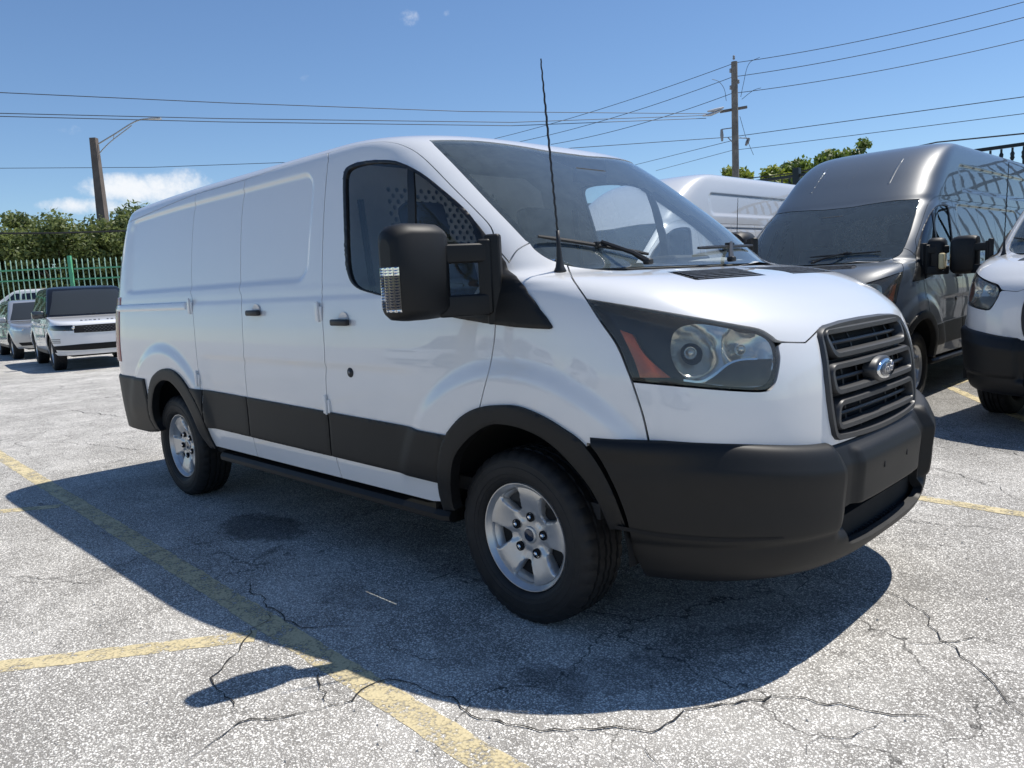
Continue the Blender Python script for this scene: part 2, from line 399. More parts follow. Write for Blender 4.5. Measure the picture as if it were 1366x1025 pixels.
HIGH_ROOF = [(2.06, .872, -1.08, -.575, 3.6, -3.8, -4.32, 5),
             (2.20, .852, -1.28, -.75, 3.7, -3.8, -4.31, 5),
             (2.40, .822, -1.55, -1.02, 3.8, -3.8, -4.28, 5),
             (2.55, .790, -1.78, -1.28, 3.8, -3.8, -4.25, 5),
             (2.63, .762, -1.95, -1.47, 3.7, -3.8, -4.22, 5),
             (2.68, .72, -2.1, -1.66, 3.5, -3.75, -4.18, 5),
             (2.71, .64, -2.25, -1.86, 3.2, -3.6, -4.05, 4),
             (2.73, .48, -2.4, -2.1, 3, -3.4, -3.9, 4),
             (2.74, .26, -2.6, -2.35, 3, -3.2, -3.7, 4),
             (2.744, .01, -2.8, -2.6, 3, -3.0, -3.3, 4)]
NR_, NSD, NN = 22, 250, 90           # columns: rear corner, side, nose
def sstep(a, b, x):
    t = np.clip((x-a)/(b-a), 0, 1); return t*t*(3-2*t)
def rbox_sd(x, z, x0, x1, z0, z1, r):
    qx = np.abs(x-(x0+x1)/2)-(x1-x0)/2+r; qz = np.abs(z-(z0+z1)/2)-(z1-z0)/2+r
    return np.hypot(np.maximum(qx, 0), np.maximum(qz, 0))+np.minimum(np.maximum(qx, qz), 0)-r
class Body:
    def __init__(self, table, zstep=.0125, relief=None, droop=0.0, res=None):
        NR_, NSD, NN = res or (22, 250, 90)
        T = np.array(table); arc = np.concatenate([[0], np.cumsum(np.hypot(np.diff(T[:, 0])*1.0, .5*np.diff(T[:, 3])))])
        nt = int(arc[-1]/zstep)+1; tq = np.linspace(0, arc[-1], nt); par = [pchip(arc, T[:, k], tq) for k in range(8)]
        th = np.linspace(0, math.pi/2, 400); rows = []
        for z, w, xa, xn, n, xb, xr, nr in zip(*par):
            xs, ys = xa+(xn-xa)*np.cos(th)**(2/n), w*np.sin(th)**(2/n); xs, ys = xs[::-1], ys[::-1]
            L = np.concatenate([[0], np.cumsum(np.hypot(np.diff(xs), np.diff(ys)))]); q = np.linspace(0, L[-1], NN+1); nose = np.stack([np.interp(q, L, xs), np.interp(q, L, ys)], 1)
            xs, ys = xb+(xr-xb)*np.cos(th)**(2/nr), w*np.sin(th)**(2/nr)
            L = np.concatenate([[0], np.cumsum(np.hypot(np.diff(xs), np.diff(ys)))]); q = np.linspace(0, L[-1], NR_+1); rear = np.stack([np.interp(q, L, xs), np.interp(q, L, ys)], 1)
            sx = np.linspace(xb, xa, NSD+1)[1:-1]; sid = np.stack([sx, np.full(len(sx), w)], 1)
            c = np.vstack([rear, sid, nose]); rows.append(np.column_stack([c[:, 0], -c[:, 1], np.full(len(c), z)]))
        P = np.array(rows).transpose(1, 0, 2)            # [s, t, xyz], right-hand side (y < 0)
        if relief is not None:
            P[:, :, 1] += relief(P[:, :, 0], P[:, :, 2], P[:, :, 1])
        if droop:
            k = sstep(1.6, 2.05, P[:, :, 2]); e = np.clip((-2.7-P[:, :, 0])/1.6, 0, 2); P[:, :, 2] -= droop*k*e*e
        self.P = P; self.ns, self.nt = P.shape[:2]
        ds = np.gradient(P, axis=0); dt = np.gradient(P, axis=1); N = np.cross(ds, dt); L = np.linalg.norm(N, axis=2, keepdims=True)
        N = np.where(L > 1e-9, N/np.maximum(L, 1e-9), np.array([0, 0, 1.]))
        if N[self.ns//2, self.nt//4, 1] > 0: N = -N
        N[:, -1] = (0, 0, 1); N[-1, :, 1] = 0; N[0, :, 1] = 0; N /= np.linalg.norm(N, axis=2, keepdims=True)
        self.N = N
        idx = np.arange(self.ns*self.nt).reshape(self.ns, self.nt)
        self.quads = np.stack([idx[:-1, :-1], idx[1:, :-1], idx[1:, 1:], idx[:-1, 1:]], -1).reshape(-1, 4)
        self.bvh = BVHTree.FromPolygons([tuple(v) for v in P.reshape(-1, 3)], [tuple(map(int, q)) for q in self.quads])
    def ev(self, st, arr=None):
        st = np.asarray(st, float); s = np.clip(st[:, 0], 0, self.ns-1.0001); t = np.clip(st[:, 1], 0, self.nt-1.0001)
        i, j = s.astype(int), t.astype(int); a, b = (s-i)[:, None], (t-j)[:, None]; A = self.P if arr is None else arr
        return (1-a)*(1-b)*A[i, j]+a*(1-b)*A[i+1, j]+a*b*A[i+1, j+1]+(1-a)*b*A[i, j+1]
    def _inv(self, idx, loc):
        i, j = divmod(idx, self.nt-1); st = np.array([i+.5, j+.5]); X = np.array(loc)
        for _ in range(6):
            p = self.ev(st[None])[0]; e = 1e-3
            J = np.stack([(self.ev((st+[e, 0])[None])[0]-p)/e, (self.ev((st+[0, e])[None])[0]-p)/e], 1)
            st = np.clip(st+np.linalg.lstsq(J, X-p, rcond=None)[0], [i, j], [i+.9999, j+.9999])
        return st
    def near(self, pts):
        out = []
        for p in pts:
            loc, n, idx, d = self.bvh.find_nearest(Vector(p)); out.append(self._inv(idx, loc))
        return out
    def cast(self, org, d):
        loc, n, idx, dist = self.bvh.ray_cast(Vector(org), Vector(d))
        if loc is None: raise ValueError(f'no surface at {org} {d}')
        return self._inv(idx, loc)
    def side(self, pts): return [self.cast((x, -3, z), (0, 1, 0)) for x, z in pts]
    def front(self, pts): return [self.cast((3, y, z), (-1, 0, 0)) for y, z in pts]
    def top(self, pts): return [self.cast((x, y, 4), (0, 0, -1)) for x, y in pts]
    def seen(self, pts): return [self.cast(CAM, pix_dir(u, v)) for u, v in pts]     # points surveyed in the photograph, landed on the body
    def row(self, z, s=None):        # t of a height, measured on column s (default: the centre line at the nose)
        return float(np.interp(z, self.P[-1 if s is None else int(s), :, 2], np.arange(self.nt)))
def panel(name, body, outline, mat, parent=None, holes=(), off=0.0, gap=.2, depth=.018, stride=1, sym=False, both=False, drop=.0, fn=None, xyz=False):
    """a body panel: outline in surface coordinates, cut out of the body surface, with turned-in edges.
    sym: half outline ends on the centre line and is mirrored into one panel; both: also returns the left-hand twin"""
    S = body.ns-1
    outline = densify(outline, 1.0*stride); out = inset(outline, 0 if gap == 0 else gap)
    hl = [inset(densify(h, 1.0*stride), -gap) for h in holes]
    if sym:
        oc = outline[np.abs(outline[:, 0]-S) < 1e-6]
        near = np.array([bool(len(oc)) and np.min(np.abs(oc[:, 1]-p[1])) < gap*3+.05 for p in out]); out[(out[:, 0] > S-gap*2.5) & near, 0] = S
    i0, j0 = np.floor(out.min(0)).astype(int); i1, j1 = np.ceil(out.max(0)).astype(int); i1 = min(i1, S); j1 = min(j1, body.nt-1); i0 = max(i0, 0); j0 = max(j0, 0)
    gi = np.arange(i0, i1+1, stride); gj = np.arange(j0, j1+1, stride)
    G = np.stack(np.meshgrid(gi, gj, indexing='ij'), -1).reshape(-1, 2).astype(float)
    ok = pip(out, G)
    for h in hl: ok &= ~pip(h, G)
    ok = ok.reshape(len(gi), len(gj))
    for loop in [out, *hl]:                  # keep grid points clear of the rim
        g = (densify(loop, .2*stride)-[gi[0], gj[0]])/stride; r_ = np.rint(g).astype(int); cl = (np.hypot(*(g-r_).T) < .46) & (r_ >= 0).all(1) & (r_[:, 0] < len(gi)) & (r_[:, 1] < len(gj)); ok[r_[cl, 0], r_[cl, 1]] = False
    cell = ok[:-1, :-1] & ok[1:, :-1] & ok[1:, 1:] & ok[:-1, 1:]
    idx = {}; V2 = []
    def gv(a, b):
        if (a, b) not in idx: idx[(a, b)] = len(V2); V2.append((gi[a], gj[b]))
        return idx[(a, b)]
    F = []; edge = {}
    for a, b in zip(*np.nonzero(cell)):
        q = (gv(a, b), gv(a+1, b), gv(a+1, b+1), gv(a, b+1)); F.append(q)
        for k in range(4):
            e = tuple(sorted((q[k], q[(k+1) % 4]))); edge[e] = edge.get(e, 0)+1
    be = [e for e, c in edge.items() if c == 1]; bv = sorted({v for e in be for v in e})
    C, E, src = [], [], []
    for loop in [out, *hl]:
        b = len(C); C += [tuple(p) for p in loop]; n = len(loop); E += [(b+i, b+(i+1) % n) for i in range(n)]; src += [None]*n
    loc = {}
    for v in bv: loc[v] = len(C); C.append(tuple(map(float, V2[v]))); src.append(v)
    E += [(loc[a], loc[b]) for a, b in be]
    # loose interior points close to the rim
    for a, b in zip(*np.nonzero(ok)):
        if (a, b) not in idx: C.append((float(gi[a]), float(gj[b]))); src.append(None)
    r = delaunay_2d_cdt([Vector((float(a), float(b))) for a, b in C], E, [], 0, 1e-6)
    cv = np.array([(v.x, v.y) for v in r[0]]); mp = []
    for k, orig in enumerate(r[3]):
        s_ = [src[o] for o in orig if o < len(src) and src[o] is not None]
        if s_: mp.append(s_[0])
        else: mp.append(len(V2)); V2.append(tuple(cv[k]))
    tri = np.array([f for f in r[2] if len(f) == 3]); cc = cv[tri].mean(1); keep = pip(out, cc)
    for h in hl: keep &= ~pip(h, cc)
    ca = np.floor((cc[:, 0]-gi[0])/stride).astype(int); cb = np.floor((cc[:, 1]-gj[0])/stride).astype(int)
    if cell.size:
        inb = (ca >= 0) & (ca < cell.shape[0]) & (cb >= 0) & (cb < cell.shape[1]); inq = np.zeros(len(cc), bool); inq[inb] = cell[ca[inb], cb[inb]]; keep &= ~inq
    F += [tuple(mp[i] for i in t) for t in tri[keep]]
    used = sorted({v for f in F for v in f}); rm = {v: i for i, v in enumerate(used)}; V2 = np.array([V2[v] for v in used]); F = [tuple(rm[v] for v in f) for f in F]
    P = body.ev(V2); N = body.ev(V2, body.N); N /= np.linalg.norm(N, axis=1, keepdims=True)
    # outward orientation
    f0 = F[len(F)//2]; nn = np.cross(P[f0[1]]-P[f0[0]], P[f0[2]]-P[f0[0]])
    if nn@N[f0[0]] < 0: F = [f[::-1] for f in F]
    if sym:
        c = np.abs(V2[:, 0]-S) < 1e-6; P[c, 1] = 0; m = {}; n = len(P); extra = []
        for i in range(n):
            if c[i]: m[i] = i
            else: m[i] = n+len(extra); extra.append(i)
        P = np.vstack([P, P[extra]*[1, -1, 1]]); N = np.vstack([N, N[extra]*[1, -1, 1]]); V2 = np.vstack([V2, V2[extra]]); F = F+[tuple(m[v] for v in f[::-1]) for f in F]
    cnt = {}
    for f in F:
        for k in range(len(f)):
            a, b = f[k], f[(k+1) % len(f)]; e = (min(a, b), max(a, b)); cnt.setdefault(e, []).append((a, b))
    rim = [es[0] for es in cnt.values() if len(es) == 1]; rv = sorted({v for e in rim for v in e})
    offs = np.full(len(P), float(off)); offs[rv] -= drop
    if fn is not None: offs = offs+fn(P)
    P = P+N*offs[:, None]
    if xyz: return P, N, F, rim, rv
    def build(sgn):
        A = P*[1, sgn, 1]; B = N*[1, sgn, 1]; Fs = F if sgn > 0 else [f[::-1] for f in F]; rims = rim if sgn > 0 else [(b, a) for a, b in rim]
        k = {v: len(A)+i for i, v in enumerate(rv)}; k2 = {v: len(A)+len(rv)+i for i, v in enumerate(rv)}
        V = np.vstack([A, A[rv], A[rv]-B[rv]*depth]) if depth else A
        FF = list(Fs)+([(k[a], k2[a], k2[b], k[b]) for a, b in rims] if depth else [])
        me = bpy.data.meshes.new(name); me.from_pydata(V.tolist(), [], [tuple(map(int, f)) for f in FF]); me.update()
        me.polygons.foreach_set('use_smooth', [True]*len(me.polygons))
        if off == 0 and drop == 0 and fn is None:
            cn = []
            for f in Fs: cn += [tuple(B[v]) for v in f]
            cn += [(0, 0, 0)]*(4*len(rims) if depth else 0)
            me.normals_split_custom_set(cn)
        if mat is not None: me.materials.append(mat)
        return link(bpy.data.objects.new(name, me), parent)
    o = build(1)
    return (o, build(-1)) if both else o

# ---------------------------------------------------------------- the vans
def van_relief(high=False):
    def f(x, z, y):
        D = np.zeros_like(x); ztop = 1.965
        sd = rbox_sd(x, z, -3.99, -1.43, 1.425, ztop, .10)
        D += .0125*sstep(.015, -.015, sd)                                # pressed-in upper panel
        D -= .006*sstep(1.345, 1.315, z)*sstep(.55, -.1, x)             # shoulder line
        D += .011*sstep(1.015, .985, z)*sstep(-.45, -.72, x)*sstep(-2.75, -2.55, x)*sstep(.50, .74, z)
        for cx in (0.03, -3.3):                                         # swelling round the wheel openings
            r = np.hypot(x-cx, (z-.36)*1.06); D -= .021*sstep(.765, .675, r)*sstep(.42, .62, z)
        if high:
            sd = rbox_sd(x, z, -5.1, -1.75, 2.14, 2.42, .08); D += .014*sstep(.02, -.02, sd)
        return D*sstep(.95, .55, x)*sstep(.5, .8, -y)
    return f
BODY = Body(LOWER+LOW_ROOF, relief=van_relief(), droop=.035)
BUMP_T = [(.292, .90, 0, .93, 3.1), (.30, .945, 0, .995, 3.1), (.314, .972, 0, 1.035, 3.15), (.35, .99, 0, 1.060, 3.2), (.42, 1.004, 0, 1.078, 3.2), (.446, 1.006, 0, 1.080, 3.2), (.456, 1.014, 0, 1.09, 3.2), (.58, 1.028, 0, 1.102, 3.2), (.65, 1.036, 0, 1.108, 3.2),
          (.664, 1.036, 0, 1.107, 3.2), (.676, 1.033, 0, 1.102, 3.2), (.736, 1.018, 0, 1.070, 3.2), (.748, 1.012, 0, 1.052, 3.2), (.756, .998, 0, 1.005, 3.2)]
def make_bumper_body():
    b = Body([(*r, -3.8, -4.4, 5) for r in BUMP_T], zstep=.009); P = b.P
    ay = np.abs(P[:, :, 1]); nose = sstep(.55, .8, P[:, :, 0])
    P[:, :, 0] -= .042*sstep(.465, .438, ay)*nose*sstep(.40, .47, P[:, :, 2])
    P[:, :, 0] += .018*sstep(.335, .31, ay)*nose*sstep(.50, .515, P[:, :, 2])*sstep(.725, .70, P[:, :, 2])      # number-plate plinth
    P[:, :, 1] -= .021*sstep(.80, .50, P[:, :, 0])*sstep(.35, .6, P[:, :, 2])+.026*sstep(.86, .62, P[:, :, 0])*sstep(.655, .735, P[:, :, 2])
    P[:, :, 2] += .058*sstep(.42, .98, ay)*sstep(.4, .75, P[:, :, 2])
    ds = np.gradient(P, axis=0); dt = np.gradient(P, axis=1); N = np.cross(ds, dt); N /= np.maximum(np.linalg.norm(N, axis=2, keepdims=True), 1e-9)
    if N[b.ns//2, b.nt//2, 1] > 0: N = -N
    b.N = N; b.bvh = BVHTree.FromPolygons([tuple(v) for v in P.reshape(-1, 3)], [tuple(map(int, q)) for q in b.quads])
    return b
BUMP = make_bumper_body()

# outlines surveyed in the photograph, landed on the body surface and kept as 3-D points
def land(pts, n=4, body=None): 
    b = body or BODY; return [b.ev(np.array([st]))[0] for st in b.seen(spl(pts, n))]
K = {}
K['seam'] = land([(178, 294), (200, 284.5), (260, 260), (327, 240), (400, 214.5), (438, 204.5)])
K['doortop'] = land([(438, 204.5), (462, 197), (488, 191.5), (514, 189.5), (538, 194.5), (564, 210), (605, 251), (634, 280), (655, 303.5), (660.5, 326)])
K['doorfront'] = land([(660.5, 326), (661.5, 380), (661, 434), (655, 482), (645, 522), (638, 552)])
K['doorrear'] = land([(438, 204.5), (433, 270), (430, 340), (430, 415), (433, 470), (437, 540), (446, 600), (457, 640)])
K['split'] = land([(327, 240), (322, 300), (321, 360), (323, 430), (328, 510), (336, 575), (345, 612)])
K['cargorear'] = land([(262, 259.3), (257, 310), (255.5, 370), (258, 425), (264, 490), (271, 545), (281, 585)])
K['window'] = land([(458, 250), (460, 324), (464, 365), (476, 384), (502, 393)])+land([(502, 393), (602, 418)])[1:]+land([(602, 418), (618, 420), (640, 424)])[1:]+land([(640, 424), (650, 405), (649, 360), (641, 318), (634, 298), (617, 277), (587, 251), (564, 233), (540, 220), (520, 214.5), (488, 215.5), (466, 222), (459, 232), (458, 250)])[1:-1]
K['sail'] = land([(634, 296), (650, 316), (690, 371), (737, 435)], 3)+land([(737, 435), (737, 438), (733, 439.5)], 2)[1:]+land([(733, 439.5), (690, 437), (640, 430), (601, 423)], 2)[1:]+land([(601, 423), (601, 414), (612, 408)], 2)[1:]+land([(612, 408), (640, 395), (644, 350), (640, 322), (634, 296)], 3)[1:-1]
K['ws_side'] = land([(573.8, 187.7), (601.5, 215.4), (626, 241), (652.8, 269.7), (683.5, 301.5), (702, 321), (714, 333), (728.6, 343.5)])
K['ws_top'] = land([(573.8, 187.7), (600, 187.3), (640, 188.5), (690, 194.5), (734, 202)])
K['pillarfoot'] = land([(679, 350), (690, 334), (707, 324)])
K['pillaredge'] = land([(660.5, 326), (668, 337), (679, 350)])
K['fendertop'] = land([(679, 350), (700, 385), (737, 438)])
K['hoodside'] = land([(757, 354), (764, 372), (782, 399)])
K['hoodlamp'] = land([(782, 399), (855, 411), (918.6, 422), (982, 433.5), (1013, 439.5), (1029, 448.5), (1042, 456), (1086, 457.5)])
K['lens'] = land([(782.5, 400), (855, 413), (918.6, 424.5), (982, 436), (1010, 441.5), (1026, 450), (1035.4, 462.8), (1038, 478), (1035.4, 499), (1030, 513), (1020, 520.5), (982, 520), (918.6, 515), (843, 508.4)])+land([(843, 508.4), (825, 462.8), (801.8, 428.8), (782.5, 400)])[1:-1]
K['lens_low'] = land([(843, 509.5), (918.6, 516.5), (982, 521.5), (1021, 522), (1032, 514), (1037, 500), (1040, 478), (1038, 463), (1042, 457)])
K['lens_rear'] = land([(782, 399), (801, 429), (824, 463), (843, 509.5)])
K['fenderfront'] = land([(843, 509.5), (858, 556), (868, 602)])
K['archF'] = land([(599, 680), (595.5, 640), (599, 608), (609, 582), (624, 562), (645, 553), (672, 551.5), (700, 557), (735, 575), (764, 598), (790, 633), (812, 682), (826, 712)])
K['archFo'] = land([(594, 679), (588, 655), (586.5, 634), (588, 607), (598, 578), (618.5, 554.6), (640.5, 543.5), (665, 540.5), (692, 542), (724, 554.6), (753, 572), (775, 588), (796, 613), (818, 653), (838, 704)])
K['archFi'] = land([(610, 680), (606, 668), (604, 637), (609.7, 607), (630, 582), (653.6, 567), (677, 566), (706, 574), (735.6, 590.5), (765, 619), (794, 657), (816, 704)])
K['archRo'] = land([(290, 598), (281, 580.5), (271.8, 557), (262.4, 536), (250.7, 515.5), (239, 500), (228.5, 493), (219, 492), (209.7, 497.5), (203.4, 506), (200.3, 522), (200, 541), (203, 557), (210, 571)])
K['archRi'] = land([(283, 597), (269.4, 578), (260, 557), (250.7, 538), (241, 522), (229.6, 509.5), (220, 507), (214, 510), (208.5, 518), (205.5, 534), (206, 550), (210, 563), (217, 574.7)])
K['archR'] = [(a+b)/2 for a, b in zip(K['archRo'], K['archRi'])] if len(K['archRo']) == len(K['archRi']) else K['archRi']
K['vent'] = land([(890.5, 363), (979.5, 357.6)], 4)+land([(979.5, 357.6), (1020.6, 367)], 3)[1:]+land([(1020.6, 367), (928, 373.5)], 4)[1:]+land([(928, 373.5), (890.5, 363)], 3)[1:-1]
K['amber'] = land([(826, 440), (843, 446)], 2)+land([(843, 446), (860, 474), (894, 504)], 3)[1:]+land([(894, 504), (853, 504)], 3)[1:]+land([(853, 504), (845, 480), (826, 440)], 3)[1:-1]
K['reflector'] = land([(894, 462), (898, 445), (911, 434), (938, 430.5), (985, 439), (1011, 444.5), (1028, 456), (1034, 478), (1031, 499), (1019, 515), (985, 516.5), (950, 513.5), (922, 509), (904, 494), (896, 478), (894, 462)], 3)[:-1]
K['bowl1'] = land([(926, 468), (926.1, 468)], 1); K['bowl2'] = land([(992, 464), (992.1, 464)], 1)
K['bezel'] = land([(940, 512), (958, 497), (974, 484), (990, 479.5), (1012, 478.5), (1033, 478)], 3)+land([(1033, 478), (1031, 499), (1019, 515), (985, 516.5), (940, 512)], 3)[1:-1]
K['ridge'] = land([(912, 506), (935, 508), (952, 499), (970, 485), (988, 478.5), (1012, 477)], 3)+land([(1012, 479.5), (989, 481), (972, 487.5), (954, 502), (936, 511), (912, 509)], 3)
K['grille'] = [np.array(p) for p in [(0, 0, 0)]]
GR_HALF = [(-.0, 1.158), (-.2, 1.156), (-.34, 1.148), (-.385, 1.137), (-.410, 1.115), (-.425, 1.06), (-.438, .98), (-.440, .90), (-.432, .83), (-.418, .775), (-.40, .757), (-.37, .749), (-.2, .738), (0, .733)]      # (y, z) grille opening, right half
PT = lambda z: K[z][0]

def zline(B, pts3): return B.near(pts3)
def make_van(root, paint_m, high=False, newer=False, detail=True, grille_m='grille_plastic', left_full=True):
    B = BODY if not high else BODY_HIGH
    S = B.ns-1; near = lambda k: [tuple(v) for v in B.near(K[k])]
    pm = MATS[paint_m]; trim = MATS['trim_plastic']
    rowz = lambda z, s: B.row(z, s)
    def xz(x, z): return tuple(B.side([(x, z)])[0])
    # ---- bottom line of the doors
    zb = .425
    bot = lambda x0, x1, n=8: [xz(x0+(x1-x0)*k/n, zb) for k in range(n+1)]
    st = {k: near(k) for k in ('doortop', 'doorfront', 'doorrear', 'split', 'cargorear', 'window', 'sail', 'ws_side', 'ws_top', 'pillarfoot', 'pillaredge', 'fendertop', 'hoodside', 'hoodlamp', 'lens', 'lens_low', 'lens_rear', 'fenderfront', 'archF', 'archR', 'vent', 'amber', 'reflector', 'bezel', 'ridge')}
    if not high: st['seam'] = near('seam')
    def clip_low(c):       # trim a downward edge at the door bottom line
        keep = [p for p in c if B.ev(np.array([p]))[0][2] > zb+.012]; a, b = B.ev(np.array([keep[-2], keep[-1]]))
        x = b[0]+(b[0]-a[0])*(b[2]-zb)/max(a[2]-b[2], 1e-4) if len(keep) < len(c) else b[0]
        return keep+[xz(x, zb)]
    doorrear, split, cargorear = (clip_low(st[k]) for k in ('doorrear', 'split', 'cargorear'))
    xb = lambda c: B.ev(np.array([c[-1]]))[0][0]
    archF = [p for p in st['archF'] if B.ev(np.array([p]))[0][2] > zb]
    # index in the arch where the door's front edge lands
    dfe = np.array(st['doorfront'][-1]); ia = int(np.argmin([np.hypot(*(np.array(a)-dfe)) for a in archF]))
    arch_rear = archF[:ia+1]; arch_front = archF[ia:]
    xar = B.ev(np.array([arch_rear[0]]))[0][0]
    # ---- front doors
    door_out = st['doortop']+st['doorfront'][1:-1]+arch_rear[::-1]+bot(xar, xb(doorrear))[1:]+doorrear[::-1][:-1]
    doors = panel('front_door', B, door_out, pm, root, holes=[st['window']], both=True)
    win = inset(st['window'], 0)
    for d, sg in zip(doors, (1, -1)):
        pass
    def pair(name, outline, mat, **kw):
        par = kw.pop('parents', (root, root)); o = panel(name, B, outline, mat, par[0], both=True, **kw)
        o[1].parent = par[1]; return o
    pair('window_seal', inset(win, -.25), MATS['seal_rubber'], holes=[inset(win, 1.35)], off=.004, drop=.003, gap=0, depth=.02, parents=doors)
    pair('window_glass', inset(win, .4), MATS['window_glass'], off=-.008, gap=0, depth=0, stride=2, parents=doors)
    pair('sail_panel', st['sail'], trim, off=.013, drop=.005, gap=0, depth=.016, parents=doors)
    if not high or detail:
        wb = [(543, 219), (551, 224), (553, 330), (552, 400)], [(543, 219), (543, 330), (542, 400)]
        a = B.near(land(wb[0], 3)); b_ = B.near(land(wb[1], 3))
        pair('window_divider', list(map(tuple, a))+[tuple(v) for v in b_[::-1]][:-1], MATS['seal_rubber'], off=-.003, gap=0, depth=.01, parents=doors)
    # ---- cargo side: doors, quarter
    if high:
        ztop = 2.02
        top = lambda x0, x1, n=8: [xz(x0+(x1-x0)*k/n, ztop) for k in range(n+1)]
        xr = lambda c: B.ev(np.array([c[0]]))[0][0]
        seam1, seam2, seam3 = top(xr(doorrear), xr(split)), top(xr(split), xr(cargorear)), top(xr(cargorear), -4.9)
    else:
        sm = st['seam'][::-1]; dist = lambda q: int(np.argmin([np.hypot(*(np.array(a)-np.array(q))) for a in sm]))
        i1, i2 = dist(split[0]), dist(cargorear[0])
        seam1, seam2, seam3 = sm[:i1], sm[i1+1:i2], sm[i2+1:]
    pair('cargo_door', [doorrear[0], *seam1[1:], *split, *bot(xb(split), xb(doorrear))[1:-1], *doorrear[::-1]][:-1], pm)
    rear_leaf_arch = [p for p in st['archR'] if B.ev(np.array([p]))[0][2] > zb]
    # rear door leaf stops at the wheel opening
    lf = []
    for p in cargorear: lf.append(p)
    leaf = [split[0], *seam2, *lf, *bot(xb(lf), xb(split))[1:-1], *split[::-1]][:-1]
    pair('cargo_door_leaf', leaf, pm)
    # quarter: from the leaf to the rear centre line
    zq = .80
    qtop = [tuple(v) for v in seam3]; tq = qtop[-1]
    trear = tq[1]
    arch = st['archR']
    quarter = [cargorear[0], *qtop, (0.0, trear)]
    tb = B.row(.43, 0); quarter += [(0.0, tb)]
    sa = arch[-1]; quarter += [(sa[0]-8, B.row(.43, sa[0])), *arch[::-1]]
    quarter += [*bot(B.ev(np.array([arch[0]]))[0][0]+.01, xb(lf))[1:], *lf[::-1][:-1]]
    quarters = pair('rear_quarter_panel', quarter, pm)
    # ---- roof with the windscreen pillars
    cz = st['ws_top'][-1][1]
    roof_low = [*qtop[::-1], *([cargorear[0]]+[tuple(v) for v in seam2[::-1]]+[split[0]]+[tuple(v) for v in seam1[::-1]])] if high else [tuple(v) for v in sm[::-1]]
    roof_out = [(0.0, trear), *roof_low, *st['doortop'][1:], *st['pillaredge'][1:], *st['pillarfoot'][1:], *[p for p in st['ws_side'][::-1] if p[1] > st['pillarfoot'][-1][1]], *st['ws_top'][1:], (S, cz), (S, B.nt-1.0), (0.0, B.nt-1.0)]
    panel('roof', B, roof_out, pm if not high else MATS[paint_m], root, sym=True, stride=1 if not high else 2)
    # ---- windscreen
    tbase = B.row(1.397)
    wside = [p for p in st['ws_side']]
    ws = [*st['ws_top'], (S, cz), (S, tbase), (wside[-1][0]+6, tbase), *wside[::-1][:-1]]
    wsh = panel('windshield', B, ws, MATS['windshield_veil' if high else 'windshield_glass'], root, sym=True, off=-.004, gap=.1, depth=0, stride=2)
    # black frit band round the glass, and the sensor cover behind it
    wi = inset(densify(ws, 1.0), 2.1); wi[wi[:, 0] > S-2.6, 0] = S+6.0
    panel('frit_band', B, ws, MATS['frit'], wsh, holes=[wi], sym=True, off=-.007, gap=0, depth=0, stride=1)
    panel('sensor_cover', B, [(S, cz-12), (S-7, cz-11.5), (S-12, cz-7), (S-20, cz-1.9), (S-20, cz-1.0), (S, cz-1.0)], MATS['frit'], wsh, sym=True, off=-.009, gap=0, depth=0, stride=1)
    # ---- fender
    mid_b = B.near(land([(868, 602), (840, 600), (800, 595), (784, 592)], 3))
    arch_f = [p for p in arch_front if B.ev(np.array([p]))[0][0] < .43 or B.ev(np.array([p]))[0][2] > .70]
    cow = [tuple(v) for v in B.near(land([(707, 324), (714, 333), (728.6, 343.5), (744, 350), (757, 354)]))]
    fender = [*st['fendertop'][::-1][-1:], *st['pillarfoot'][1:], *cow[1:], *st['hoodside'][1:], *st['lens_rear'][1:], *st['fenderfront'][1:], *[tuple(v) for v in mid_b[1:]], *arch_f[::-1][1:], *st['doorfront'][::-1][1:], *st['pillaredge'][1:-1]]
    pair('fender', fender, pm)
    # ---- hood
    grt = [tuple(v) for v in B.front([(y, z) for y, z in GR_HALF[::-1] if z > 1.13])]          # outer corner ... centre
    hoodr = B.row(1.381)
    hl = st['hoodlamp']
    hood = [*st['hoodside'], *hl[1:-1], *grt[:-1], (S, grt[-1][1]), (S, hoodr), *[(S-k*(S-st['hoodside'][0][0])/10, hoodr) for k in range(1, 9)]]
    ho = panel('hood', B, hood, pm, root, sym=True, holes=[st['vent']])
    hv = panel('hood_vent', B, inset(st['vent'], 0), MATS['black_plastic'], ho, off=-.006, gap=0, depth=.01, both=True)
    # vent slats run across, one object each
    P4 = [np.array(B.near([K['vent'][i]])[0]) for i in (0, 4, 7, 11)]
    for k in range(7):
        a, b = (k+.25)/7, (k+.62)/7
        q = [P4[0]+(P4[3]-P4[0])*a, P4[1]+(P4[2]-P4[1])*a, P4[1]+(P4[2]-P4[1])*b, P4[0]+(P4[3]-P4[0])*b]
        q = [tuple(q[0]*.95+q[1]*.05), tuple((q[0]+q[1])/2), tuple(q[1]*.95+q[0]*.05), tuple(q[2]*.95+q[3]*.05), tuple((q[2]+q[3])/2), tuple(q[3]*.95+q[2]*.05)]
        s_ = panel('slat', B, q, MATS['grille_plastic'], hv[0], off=.0005, gap=0, depth=.006, both=True); s_[1].parent = hv[1]
    # ---- fascia
    tbm = B.row(.722)
    grs = [tuple(v) for v in B.front([(y, z) for y, z in GR_HALF if z <= 1.137])]
    hood_end = hl[-1]
    fas = [*st['lens_low'], *[p for p in hl if p[0] > st['lens_low'][-1][0]+.3][:-1], *grs[:-1], (S, grs[-1][1]), (S, tbm), *[tuple(v) for v in B.near(land([(1130, 612), (1105, 614), (1050, 614), (985, 610), (920, 606), (868, 602)], 3))], *st['fenderfront'][::-1][1:-1]]
